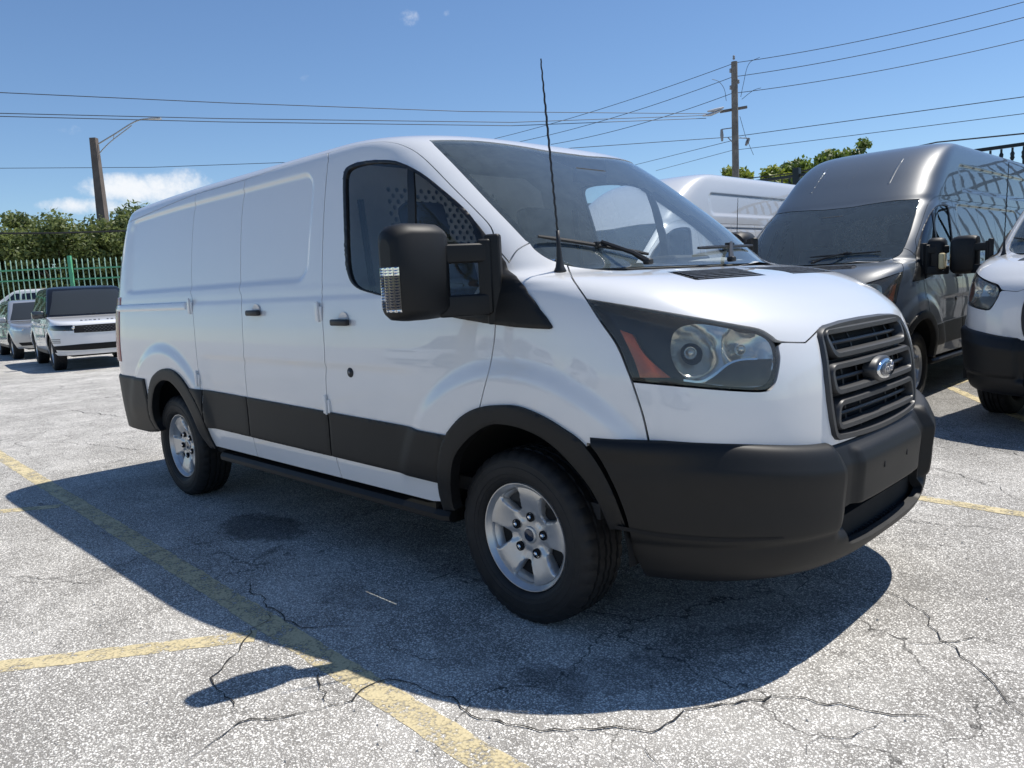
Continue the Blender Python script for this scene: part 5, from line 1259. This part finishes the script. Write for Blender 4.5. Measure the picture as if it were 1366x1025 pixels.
def build_ground():
    g = mesh_obj('ground', [(-420, -420, 0), (420, -420, 0), (420, 420, 0), (-420, 420, 0)], [(0, 1, 2, 3)], ground_material(), None, False); tag(g, kind='structure')
    lm = line_material(); dk = principled('crack_fill', (.028, .027, .025), .95)
    zz = [.0015]
    def line(p0, p1, w=.105):
        zz[0] += .00015; z_ = zz[0]
        p0, p1 = np.array(p0)[:2], np.array(p1)[:2]; d = p1-p0; d /= np.linalg.norm(d); n = np.array([-d[1], d[0]])*w/2
        m_ = max(2, int(np.linalg.norm(p1-p0)/.04)); Vl = []
        for i in range(m_+1):
            q = p0+(p1-p0)*i/m_; j0, j1 = 1+rng.normal()*.05, 1+rng.normal()*.05; Vl += [(*(q-n*j0), z_), (*(q+n*j1), z_)]
        return mesh_obj('painted_line', Vl, [(2*i, 2*i+2, 2*i+3, 2*i+1) for i in range(m_)], lm, g, False)
    at = lambda u, v: ray_to(u, v, z=0)
    a, b_ = at(640, 1008), at(335, 832); d = (at(30, 627)-a); d /= np.linalg.norm(d)
    line(a-d*2.5, a+d*14, .115)
    J = at(362, 846); e = at(0, 890); dd = e-J; dd /= np.linalg.norm(dd); line(J+dd*.06, J+dd*6, .105)
    for s in (3.0, 6.0, 9.0, 12): line(J+d*s+dd*.06, J+d*s+dd*5.5, .1)
    line(J-d*3.0+dd*.06, J-d*3+dd*6, .1)
    a = at(1223, 664); b_ = at(1366, 687); dd = b_-a; dd /= np.linalg.norm(dd); line(a-dd*5.0, b_+dd*4, .1)
    for du in (0, 2.85, -2.85):
        c = at(1262, 515); q = at(1300, 503); r = at(1366, 560)
        o = np.array([du, 0, 0]); line(c+o, c+o+(r-c)*2.2, .1); line(c+o+np.array([.03, .09, 0]), q+o+(q-c)*4, .1)
    # open cracks, surveyed and a few wandering ones
    V, F = [], []
    def crack(pts, w):
        n = len(pts); base = len(V)
        for i, pnt in enumerate(pts):
            t = pts[min(i+1, n-1)]-pts[max(i-1, 0)]; t = t/max(np.linalg.norm(t), 1e-6); nn = np.array([-t[1], t[0]]); ww = .9*w*(.35+.9*rng.random())*(1 if 1 < i < n-2 else .3)
            V.extend([(pnt[0]-nn[0]*ww, pnt[1]-nn[1]*ww, .0048), (pnt[0]+nn[0]*ww, pnt[1]+nn[1]*ww, .0048)])
        for i in range(n-1): F.append((base+2*i, base+2*i+2, base+2*i+3, base+2*i+1))
    def jag(ctrl, step=.03, amp=.016):
        pts = [np.array(ctrl[0], float)]
        for a, b in zip(ctrl[:-1], ctrl[1:]):
            a, b = np.array(a, float), np.array(b, float); L = np.linalg.norm(b-a); k = max(2, int(L/step)); n = np.array([-(b-a)[1], (b-a)[0]])/max(L, 1e-6); off = 0
            for i in range(1, k+1):
                off = off*.75+rng.normal()*amp*(.7 if i < k else .0); pts.append(a+(b-a)*i/k+n*off*(1 if i < k else .3))
        return pts
    SV = [([(243, 1020), (285, 990), (320, 965), (400, 952), (470, 936), (520, 908), (555, 915), (610, 938), (690, 968), (740, 973), (790, 975), (870, 979), (930, 948), (990, 936), (1060, 931), (1120, 938), (1190, 955), (1262, 964)], .0035),
          ([(335, 775), (350, 805), (365, 812), (392, 830), (420, 838), (480, 838)], .003), ([(365, 812), (345, 835), (322, 862), (280, 905), (300, 925), (318, 950)], .0035), ([(430, 890), (428, 915), (434, 938), (470, 936)], .003), ([(1195, 690), (1250, 700), (1310, 703), (1366, 717)], .003),
          ([(1190, 855), (1250, 858), (1300, 850), (1366, 862)], .0028), ([(1050, 740), (1075, 765), (1070, 800)], .002), ([(0, 770), (70, 772), (140, 760), (215, 735), (330, 715)], .003), ([(560, 780), (640, 760), (720, 790), (830, 760)], .003), ([(520, 850), (560, 880), (600, 885)], .002),
          ([(60, 985), (80, 993), (52, 1000)], .0025), ([(1180, 960), (1120, 985), (1080, 1010)], .0018), ([(250, 700), (320, 690), (420, 700), (520, 690), (600, 715)], .0025), ([(1230, 560), (1290, 590), (1366, 610)], .003), ([(0, 560), (90, 548), (160, 556)], .006), ([(0, 600), (70, 590), (190, 600)], .004), ([(870, 985), (868, 1010), (900, 1025)], .0018)]
    for pts, w in SV: crack(jag([at(u, v)[:2] for u, v in pts]), w)
    for _ in range(45):
        p0 = np.array([rng.uniform(-22, 4), rng.uniform(-5, 5)]); an = rng.uniform(0, 2*math.pi); ctrl = [p0]
        for k in range(rng.integers(3, 7)): an += rng.normal()*.6; ctrl.append(ctrl[-1]+np.array([math.cos(an), math.sin(an)])*rng.uniform(.25, .7))
        crack(jag(ctrl, .06, .03), rng.uniform(.0012, .003))
    c = mesh_obj('crack', V, F, dk, g, False); tag(c, kind='stuff')
    # loose grit
    V, F = [], []
    for _ in range(900):
        x, y = rng.uniform(-8, 3), rng.uniform(-3.2, 3); s = rng.uniform(.003, .007); b = len(V); 
        for q in ((1, 0, 0), (-.5, .87, 0), (-.5, -.87, 0), (0, 0, 1.1)): V.append((x+q[0]*s, y+q[1]*s, .001+q[2]*s))
        F += [(b, b+1, b+3), (b+1, b+2, b+3), (b+2, b, b+3)]
    gr = mesh_obj('grit', V, F, principled('grit', (.36, .35, .33), .9), g, False); tag(gr, kind='stuff')

# ---------------------------------------------------------------- fences, posts, wires, trees
principled('fence_green', (.085, .36, .18), .45, noise=.15, nscale=3, coat=.2); principled('fence_pale', (.40, .60, .47), .5, noise=.2, nscale=3); principled('fence_backlit', (.010, .016, .016), .5)  # near-black fence colour has its backlit shade painted in
principled('lamp_concrete', (.14, .115, .098), .9, noise=.2, nscale=2); principled('galvanised', (.48, .49, .5), .4, metal=.7, noise=.1); principled('pole_wood', (.17, .155, .14), .9, noise=.3, nscale=4); principled('cable', (.012, .012, .014), .6); principled('insulator', (.25, .25, .26), .3)
principled('bark', (.10, .08, .06), .95, noise=.3, nscale=6)
def leaf_mat(name, c1, c2, trans=.25):
    m, nt, out = new_mat(name); L = nt.links; N = nt.nodes
    oi = N.new('ShaderNodeNewGeometry'); n = N.new('ShaderNodeTexNoise'); n.inputs['Scale'].default_value = .9; n.inputs['Detail'].default_value = 3; L.new(oi.outputs['Position'], n.inputs['Vector'])
    mr = N.new('ShaderNodeMapRange'); mr.inputs[1].default_value = .32; mr.inputs[2].default_value = .68; L.new(n.outputs['Fac'], mr.inputs[0])
    ad = N.new('ShaderNodeMath'); ad.operation = 'MULTIPLY_ADD'; L.new(oi.outputs['Random Per Island'], ad.inputs[0]); ad.inputs[1].default_value = .55; 
    sb = N.new('ShaderNodeMath'); sb.operation = 'MULTIPLY_ADD'; sb.use_clamp = True; L.new(mr.outputs[0], sb.inputs[0]); sb.inputs[1].default_value = .6; sb.inputs[2].default_value = -.08; L.new(sb.outputs[0], ad.inputs[2])
    mx = N.new('ShaderNodeMix'); mx.data_type = 'RGBA'; mx.inputs['A'].default_value = (*c1, 1); mx.inputs['B'].default_value = (*c2, 1); L.new(ad.outputs[0], mx.inputs['Factor'])
    df = N.new('ShaderNodeBsdfPrincipled'); df.inputs['Roughness'].default_value = .5; L.new(mx.outputs['Result'], df.inputs['Base Color'])
    tl = N.new('ShaderNodeBsdfTranslucent'); L.new(mx.outputs['Result'], tl.inputs[0]); ms = N.new('ShaderNodeMixShader'); ms.inputs[0].default_value = trans; L.new(df.outputs[0], ms.inputs[1]); L.new(tl.outputs[0], ms.inputs[2]); L.new(ms.outputs[0], out.inputs[0])
    return m
leaf_mat('leaf_dark', (.06, .09, .025), (.26, .305, .10), .5); leaf_mat('leaf_lime', (.11, .16, .022), (.38, .43, .07), .45); leaf_mat('leaf_mid', (.06, .10, .02), (.24, .32, .06), .45); leaf_mat('palm_leaf', (.03, .05, .015), (.10, .13, .05))
def crown_geo(rx, ry, rz, clumps, leaves, leaf, seed):
    r = np.random.default_rng(seed); C = []
    while len(C) < clumps:
        p = r.normal(size=3); p /= np.linalg.norm(p); k = r.uniform(.35, 1)**.6; q = p*k; 
        if q[2] < -.75: continue
        C.append(q*[rx, ry, rz]*(1+.12*r.normal()))
    V, F = [], []; rad = .31*min(rx, ry, rz)
    for c in C:
        cr = rad*r.uniform(.55, 1.25)
        n = int(leaves*(cr/rad)**2)
        d = r.normal(size=(n, 3)); d /= np.linalg.norm(d, axis=1, keepdims=True); pos = c+d*cr*(r.uniform(.25, 1.12, size=(n, 1)))*[1, 1, .8]
        nrm = d*.6+r.normal(size=(n, 3))*.55+np.array([0, 0, .35]); nrm /= np.linalg.norm(nrm, axis=1, keepdims=True); a = np.cross(nrm, r.normal(size=(n, 3))); a /= np.linalg.norm(a, axis=1, keepdims=True); b = np.cross(nrm, a); s = leaf*r.uniform(.6, 1.3, size=(n, 1))
        k = len(V); V += np.stack([pos+a*s, pos+b*s*.5, pos-a*s, pos-b*s*.5], 1).reshape(-1, 3).tolist(); F += (k+np.arange(4*n).reshape(n, 4)).tolist()
    return V, F, C
CROWNS = {}
def tree(name, base, h, rx, rz, mat, seed, label, group, key=None, leaf=.17, clumps=46, leaves=150, rot=0):
    key = key or seed; cz = h-rz*.95
    t = empty(name, tuple(base), rot, label, 'tree', group)
    if key not in CROWNS: CROWNS[key] = crown_geo(rx, rx*.95, rz, clumps, leaves, leaf, seed)
    V, F, C = CROWNS[key]
    if (key, 'me') in CROWNS:
        o = bpy.data.objects.new('crown', CROWNS[(key, 'me')]); link(o, t)
    else:
        o = mesh_obj('crown', V, F, MATS[mat], t, False); CROWNS[(key, 'me')] = o.data
    o.location = (0, 0, cz)
    r = np.random.default_rng(seed); top = max(cz-rz*.2, h*.4)
    pth = [(0, 0, -.05), (.05, .02, h*.15), (.02, -.06, h*.3), (.0, .0, top)]; tube('trunk', pth, [h*.035, h*.028, h*.023, h*.012], MATS['bark'], t, 8)
    for i in r.choice(len(C), 7, replace=False):
        c = C[i]; z0 = h*r.uniform(.2, .4); tube('limb', [(0, 0, z0), (c[0]*.4, c[1]*.4, (z0+cz+c[2])*.52), (c[0]*.9, c[1]*.9, cz+c[2]*.9)], [h*.014, h*.009, h*.004], MATS['bark'], t, 6)
    return t
def picket_fence(base_a, base_b, h, pitch, mats, label, post_every, group=None, picket_r=.016, finial=True, rails=(.30, .36), first=0):
    a, b = np.array(base_a, float), np.array(base_b, float); L = np.linalg.norm(b-a); d = (b-a)/L; rz = math.atan2(d[1], d[0])
    f = empty('picket_fence', (a[0], a[1], 0), rz, label, 'fence', group); green, pale = mats
    # one picket, shared by all
    V, F = tube_geo([(0, 0, .12), (0, 0, h-.05)], picket_r, 6)
    if finial: V2, F2 = lathe_geo([(.0, h+.06), (.012, h+.03), (.026, h-.01), (.018, h-.04), (.028, h-.05), (.016, h-.07)], 6, 'Z'); k = len(V); V = list(V)+[Vector(v) for v in V2]; F = F+[tuple(k+i for i in q) for q in F2]
    else: V2, F2 = lathe_geo([(.016, h-.10), (.03, h-.13), (.024, h-.17), (.032, h-.19), (.016, h-.23)], 6, 'Z'); k = len(V); V = list(V)+[Vector(v) for v in V2]; F = F+[tuple(k+i for i in q) for q in F2]
    proto = None; n = int(L/pitch)
    for i in range(n):
        x = (i+.5)*pitch
        if abs((x/post_every) % 1) < .0: continue
        if proto is None: proto = mesh_obj('picket', V, F, pale, f, True, 40); o = proto
        else: o = share(proto, f)
        o.location = (x, 0, 0)
    for z in (h-rails[0], h-rails[0]-rails[1], .35): box('rail', (L/2, 0, z), (L, .045, .05), green, f, .006)
    k = first
    while k*post_every <= L+.01:
        box('post', (k*post_every, 0, h/2+.05), (.11, .11, h+.12), green, f, .01); k += 1
    return f
def wire(pts, r, label, group=None, sag=0.0, n=24):
    P = [np.array(p, float) for p in pts]; path = []
    for a, b in zip(P[:-1], P[1:]):
        for k in range(n): t = k/n; q = a+(b-a)*t; q = q-np.array([0, 0, 4*sag*t*(1-t)]); path.append(q)
    path.append(P[-1]); o = tube('power_line', path, r, MATS['cable'], None, 5); return tag(o, label, 'cable', group)
def palm(base, h, seed, label):
    r = np.random.default_rng(seed); t = empty('palm_tree', tuple(base), 0, label, 'tree')
    tube('trunk', [(0, 0, -.1), (.1, 0, h*.4), (.12, .05, h*.75), (.1, .05, h)], [.2, .16, .14, .13], MATS['bark'], t, 8)
    for k in range(18):
        a = 2*math.pi*k/18+r.uniform(-.15, .15); el = r.uniform(-.2, 1.0); L = r.uniform(1.7, 2.3); V, F = [], []
        sp = [np.array([math.cos(a)*L*s*math.cos(el*(1-s)), math.sin(a)*L*s*math.cos(el*(1-s)), h+math.sin(el)*L*s-1.5*s*s*s]) for s in np.linspace(0, 1, 14)]
        for i in range(1, 14):
            t_ = sp[i]-sp[i-1]; t_ /= np.linalg.norm(t_); sd = np.cross(t_, [0, 0, 1.]); sd /= np.linalg.norm(sd)+1e-6; ln = .55*math.sin(math.pi*(i/14)**.7)+.08
            for s in (-1, 1):
                q = len(V); tip = sp[i]+sd*s*ln+t_*ln*.5-np.array([0, 0, ln*.35]); V += [sp[i]-t_*.03, sp[i]+t_*.04, tip]; F.append((q, q+1, q+2))
        mesh_obj('frond', [(x+.1, y+.05, z) for x, y, z in V], F, MATS['palm_leaf'], t, False)
    return t

# ================================================================ the place
build_ground()
BODY_HIGH = Body([(*r[:5], r[5]-1.15, r[6]-1.15, r[7]) for r in LOWER+HIGH_ROOF], relief=van_relief(True))
main = empty('cargo_van', (0, 0, 0), 0, 'white low-roof cargo van with black lower cladding and whip antenna, in the foreground', 'van')
info = make_van(main, 'white_paint'); finish_van(main, info, mirror_tuck=(0, .12)); main['group'] = 'vans parked in the lot'
grey = empty('cargo_van', (-1.36, 5.0, 0), R(-90.6), 'dark grey high-roof cargo van with cream mirror cap behind the white van', 'van', 'vans parked in the lot')
gi = make_van(grey, 'grey_paint', high=True); finish_van(grey, gi, paint_m='grey_paint', mirror_tuck=(.14, .14))
# its left mirror carries a cream cap over the turn signal
bm = bmesh.new(); box_bm(bm, (-.085, 1.165, 1.365), (.10, .05, .15), .02, 3); bm_obj('mirror_cap', bm, MATS['mirror_yellow'], grey)
# pressed ribs on its front roof cap
Sg = BODY_HIGH.ns-1
for yv in (-.42, 0.0, .42):
    rb = [tuple(v) for v in BODY_HIGH.near([(x_, -abs(yv)+w_, z_) for x_, z_, w_ in ((-.80, 2.16, -.012), (-.98, 2.34, -.014), (-1.2, 2.52, -.012), (-1.2, 2.52, .012), (-.98, 2.34, .014), (-.80, 2.16, .012))])]
    if yv == 0: rb = [(min(s_, Sg-.3), t_) for s_, t_ in rb]
    o = panel('roof_rib', BODY_HIGH, rb, MATS['grey_paint'], grey, off=.0035, drop=.003, gap=0, depth=.002, both=True)
    bpy.data.objects.remove(o[0] if yv > 0 else o[1])
backv = copy_tree(grey, None, {'grey_paint': 'white_paint_far'}, ('mirror_cap', 'roof_rib')); backv.location = (-4.18, 4.5, 0); backv.rotation_euler = (0, 0, R(-90)); backv['label'] = 'white high-roof van seen over the hood beyond the foreground van'
right = copy_tree(main, None, {'white_paint': 'white_paint_far'}, ('grille',)); right.location = (1.26, 4.72, 0); right.rotation_euler = (0, 0, R(-96)); right['label'] = 'white van with black mesh grille cut off by the right edge'
build_grille(right, BODY, True, True)

# ---- cars by the fence
suv = empty('parked_suv', (-16.5, 2.63, 0), R(-8), 'white luxury SUV with black roof parked by the green fence', 'car', 'cars parked by the fence'); principled('suv_black', (.008, .008, .009), .22, spec=.35); make_suv(suv, 'suv_white', 'suv_black')
silver = empty('parked_suv', (-22.3, 3.15, 0), R(-6), 'silver SUV parked behind the white black-roofed SUV, left edge', 'car', 'cars parked by the fence'); make_suv(silver, 'silver_paint', 'silver_paint', True)
silver.scale = (1, 1, .89)
p = ray_to(-22, 408, depth=30.5); w1 = empty('parked_van', (p[0], p[1], 0), R(-122), 'white van beyond the green fence, seen above the silver SUV', 'van'); make_suv(w1, 'white_paint_far', 'white_paint_far', True); w1.scale = (1, 1, 1.16)
p = ray_to(-16, 408, depth=36); w2 = empty('parked_car', (p[0], p[1], 0), R(-60), 'white car beyond the green fence at the left edge', 'car'); make_suv(w2, 'white_paint_far', 'white_paint_far', True)

# ---- fences
pp = lambda u, D: ray_to(u, 405, depth=D)[:2]
G2 = (MATS['fence_green'], MATS['fence_pale'])
post = pp(100, 27); da = CR[:2]/np.linalg.norm(CR[:2]); db = da+.10*np.array([CF[0], CF[1]]); db /= np.linalg.norm(db)
picket_fence(post-da*7.3, post, 3.0, .19, G2, 'pale green picket fence panel left of the tall post', 7.3)
picket_fence(post+db*.12, post+db*18.2, 2.95, .19, G2, 'green picket fence running right from the post behind the white SUV', 9.0, first=1)
picket_fence((-14, 10.3), (26, 10.3), 3.0, .14, (MATS['fence_backlit'],)*2, 'dark picket fence under a flat top rail behind the row of vans', 5.0, finial=False, rails=(.02, .32))

# ---- street lamp
b0 = ray_to(150, 400, depth=40); tp = ray_to(130.5, 190, depth=40); H = tp[2]
lamp = empty('street_lamp', (b0[0], b0[1], 0), math.atan2(CR[1], CR[0]), 'brown street lamp post with curved arm above the trees', 'street lamp')
lean = (tp[:2]-b0[:2])@CR[:2]/np.linalg.norm(CR[:2])
lx = 0
Vp = []; 
for z, w in ((0, .27), (H*.5, .22), (H, .15)): Vp += [(sx*w, sy*w, z) for sx, sy in ((-1, -1), (1, -1), (1, 1), (-1, 1))]
mesh_obj('post', Vp, [(i*4+k, i*4+(k+1) % 4, (i+1)*4+(k+1) % 4, (i+1)*4+k) for i in range(2) for k in range(4)]+[(8, 9, 10, 11)], MATS['lamp_concrete'], lamp, False)
S_ = 40/FPX
tube('arm', spl([(.1, 0, H-.35), (1.1, 0, H+.15), (2.0, 0, H+.62), (2.5, 0, H+.78), (2.95, 0, H+.80)], 5), .035, MATS['galvanised'], lamp, 6)
tube('brace', spl([(.1, 0, H-.85), (.8, 0, H-.25), (2.0, 0, H+.52)], 5), .025, MATS['galvanised'], lamp, 6)
tube('brace', [(1.0, 0, H-.10), (1.05, 0, H+.12)], .02, MATS['galvanised'], lamp, 6)
bm = bmesh.new(); box_bm(bm, (3.2, 0, H+.79), (.62, .26, .09), .035, 3); bm_obj('lamp_head', bm, MATS['galvanised'], lamp)

# ---- utility pole
D = 39; pb = ray_to(983, 365, depth=D); top = ray_to(983.5, 92, depth=D); PH = top[2]
pole = empty('utility_pole', (pb[0], pb[1], 0), math.atan2(CR[1], CR[0]), 'weathered wooden utility pole with crossarm above the yellow-green tree', 'utility pole')
tube('pole', [(0, 0, -.1), (0, 0, PH*.5), (.0, 0, PH)], [.19, .17, .15], MATS['pole_wood'], pole, 10)
k = D/FPX; zz = lambda v: PH-(v-92)*k
box('crossarm', (.0, .22, zz(150)), (1.35, .10, .13), MATS['pole_wood'], pole, .01, rot=Matrix.Rotation(R(-7), 3, 'Y'))
for x, v in ((-.02, 87), (-.19, 103), (-.19, 124), (.19, 117)):
    Vv, Fv = lathe_geo([(0, .12), (.05, .1), (.06, .03), (.04, .0), (.07, -.05), (.03, -.09), (0, -.1)], 10, 'Z'); mesh_obj('insulator', [(a+x, b, c+zz(v)) for a, b, c in Vv], Fv, MATS['insulator'], pole)
for x0, v0, x1, v1 in ((-.64, 175, -.62, 190), (.72, 188, .55, 197)):
    tube('fuse_cutout', [(x0, .1, zz(v0)), ((x0+x1)/2, .1, zz((v0+v1)/2)), (x1, .1, zz(v1))], [.06, .09, .05], MATS['insulator'], pole, 8); tube('bracket', [(0, 0, zz(v0-1)), (x0, .1, zz(v0))], .025, MATS['nut_steel'], pole, 6)
tube('bracket', [(0, 0, zz(196)), (-.35, .05, zz(186))], .025, MATS['nut_steel'], pole, 6)
tube('jumper', spl([(1.25, 0, zz(88)), (.7, 0, zz(96)), (.42, 0, zz(122)), (.3, 0, zz(136))], 6), .012, MATS['cable'], pole, 5)
tube('jumper', spl([(1.3, 0, zz(126)), (.9, 0, zz(129)), (.35, 0, zz(139))], 6), .012, MATS['cable'], pole, 5)
tube('jumper', spl([(-1.1, 0, zz(112)), (-.75, 0, zz(116)), (-.5, 0, zz(126)), (-.42, 0, zz(140))], 6), .012, MATS['cable'], pole, 5)
tube('ground_wire', [(.24, 0, zz(160)), (.5, 0, zz(185)), (.9, 0, zz(210))], .012, MATS['cable'], pole, 5)
tube('strain_insulator', [(-.55, 0, zz(148)), (-1.0, 0, zz(151)), (-1.35, 0, zz(152))], [.04, .08, .04], MATS['galvanised'], pole, 8)
tube('strain_insulator', [(-.6, 0, zz(151)), (-1.2, 0, zz(156)), (-1.6, 0, zz(157))], [.04, .08, .04], MATS['galvanised'], pole, 8)

# ---- wires
at = ray_to
wr = .016
g3 = 'high wires over the utility pole'
def hi(pl, po, pr, zt, lab): wire([at(*pl, z=zt-.8), at(*po, depth=D), at(*pr, z=zt+.3)], wr, lab, None, .25)
zt = PH
hi((640, 190), (981, 84), (1420, -12), zt+.2, 'topmost wire passing over the tip of the utility pole')
hi((690, 190), (977, 103), (1420, 9), zt-.4, 'second wire from the top crossing the utility pole')
hi((735, 193), (976, 125), (1420, 40), zt-1.1, 'third wire from the top crossing the utility pole')
wire([at(-60, 121, depth=28), at(300, 137.5, depth=32), at(620, 149, depth=36), at(945, 152, depth=D)], wr, 'uppermost of the long wires crossing the left sky')
wire([at(-60, 150, depth=28), at(300, 158.5, depth=32), at(683, 163.5, depth=36), at(948, 154, depth=D)], wr, 'upper wire of the close pair crossing the left sky')
wire([at(-60, 154, depth=28), at(300, 163, depth=32), at(683, 168, depth=36), at(942, 158, depth=D)], wr, 'lower wire of the close pair crossing the left sky')
wire([at(-60, 225, depth=45), at(200, 223.5, depth=44), at(520, 212, depth=42), at(760, 198, depth=40), at(976, 183, depth=D), at(1420, 122, depth=26)], wr, 'thin wire running from the street lamp past the pole to the right edge')
wire([at(840, 222, depth=52), at(976, 188, depth=D), ], wr*.9, 'short wire dropping left from the pole below the crossarm')
wire([at(875, 228, depth=52), at(976, 201, depth=D), at(1050, 192, depth=36), at(1420, 145, depth=26)], wr*.8, 'lowest thin wire on the pole running to the right edge')
wire([at(-60, 312, depth=31), at(80, 311, depth=31.5), at(240, 306, depth=32)], .035, 'thick black cable strung in front of the left trees')
wire([at(890, 252, depth=40), at(1000, 238, depth=40), at(1060, 231, depth=38), at(1250, 190, depth=30), at(1420, 173, depth=26)], .028, 'thick black cable passing behind the grey van roof')

# ---- trees
gt = 'trees beyond the green fence'
for i, (u, D_, h, rx, rz, s) in enumerate([(-62, 33, 5.3, 2.3, 2.2, 11), (8, 34, 4.75, 2.0, 1.9, 12), (40, 35, 5.5, 1.6, 2.4, 13), (88, 34, 5.15, 1.7, 2.2, 11), (126, 35.5, 5.05, 1.6, 2.0, 12), (160, 34, 4.6, 1.7, 2.1, 13), (215, 35, 5.4, 2.0, 2.0, 11), (-130, 34, 6.0, 2.3, 2.3, 12), (-210, 34, 6.2, 2.3, 2.3, 13)]):
    b = ray_to(u, 408, depth=D_); lab = ['dark green tree beyond the fence off the left edge', 'dark green tree at the left edge above the silver SUV', 'tallest dark green tree above the pale green fence', 'dark green tree above the black roof of the white SUV', 'dark green tree at the foot of the street lamp', 'dark green tree just left of the van roof corner', 'dark green tree hidden behind the white van', 'dark green tree far outside the left edge', 'dark green tree farthest left along the fence'][i]
    tree('broadleaf_tree', (b[0], b[1], 0), h, rx, rz, 'leaf_dark', s, lab, gt, key=f'd{s}', leaf=.105, clumps=56, leaves=190, rot=i*1.3)
gt2 = 'trees behind the row of vans'
for i, (u, D_, h, rx, rz, s, mt) in enumerate([(980, 45, 7.2, 1.5, 2.0, 21, 'leaf_lime'), (1022, 46, 7.3, 2.0, 2.1, 22, 'leaf_lime'), (1078, 46, 8.0, 2.3, 2.3, 23, 'leaf_mid'), (1128, 47, 8.5, 2.0, 2.4, 24, 'leaf_mid')]):
    b = ray_to(u, 360, depth=D_); lab = ['yellow-green tree behind the utility pole', 'yellow-green tree between the pole and the grey van roof', 'mid green tree rising behind the grey van roof', 'mid green tree farthest right behind the grey van'][i]
    tree('broadleaf_tree', (b[0], b[1], 0), h, rx, rz, mt, s, lab, gt2, leaf=.17, clumps=64, leaves=230)
# unseen cars added behind the camera for bright streaks in the paint, and the mirrored palms
for i, (x, y, a_) in enumerate([(-13.5, -11.5, 86), (-9.6, -11.2, 91), (-4.6, -11.6, 88), (1.6, -11.0, 84), (6.2, -9.5, 70)]):
    c = copy_tree(w2); c.location = (x, y, 0); c.rotation_euler = (0, 0, R(a_)); c['label'] = 'unseen white car added behind the camera for bright reflections in paint'; c['group'] = 'cars added behind the camera for reflections'
palm((-7.2, -8.6, 0), 5.2, 3, 'palm mirrored in the rear panel of the white van')
palm((-9.6, -9.4, 0), 5.8, 4, 'taller palm beside the first, mirrored in the white van')
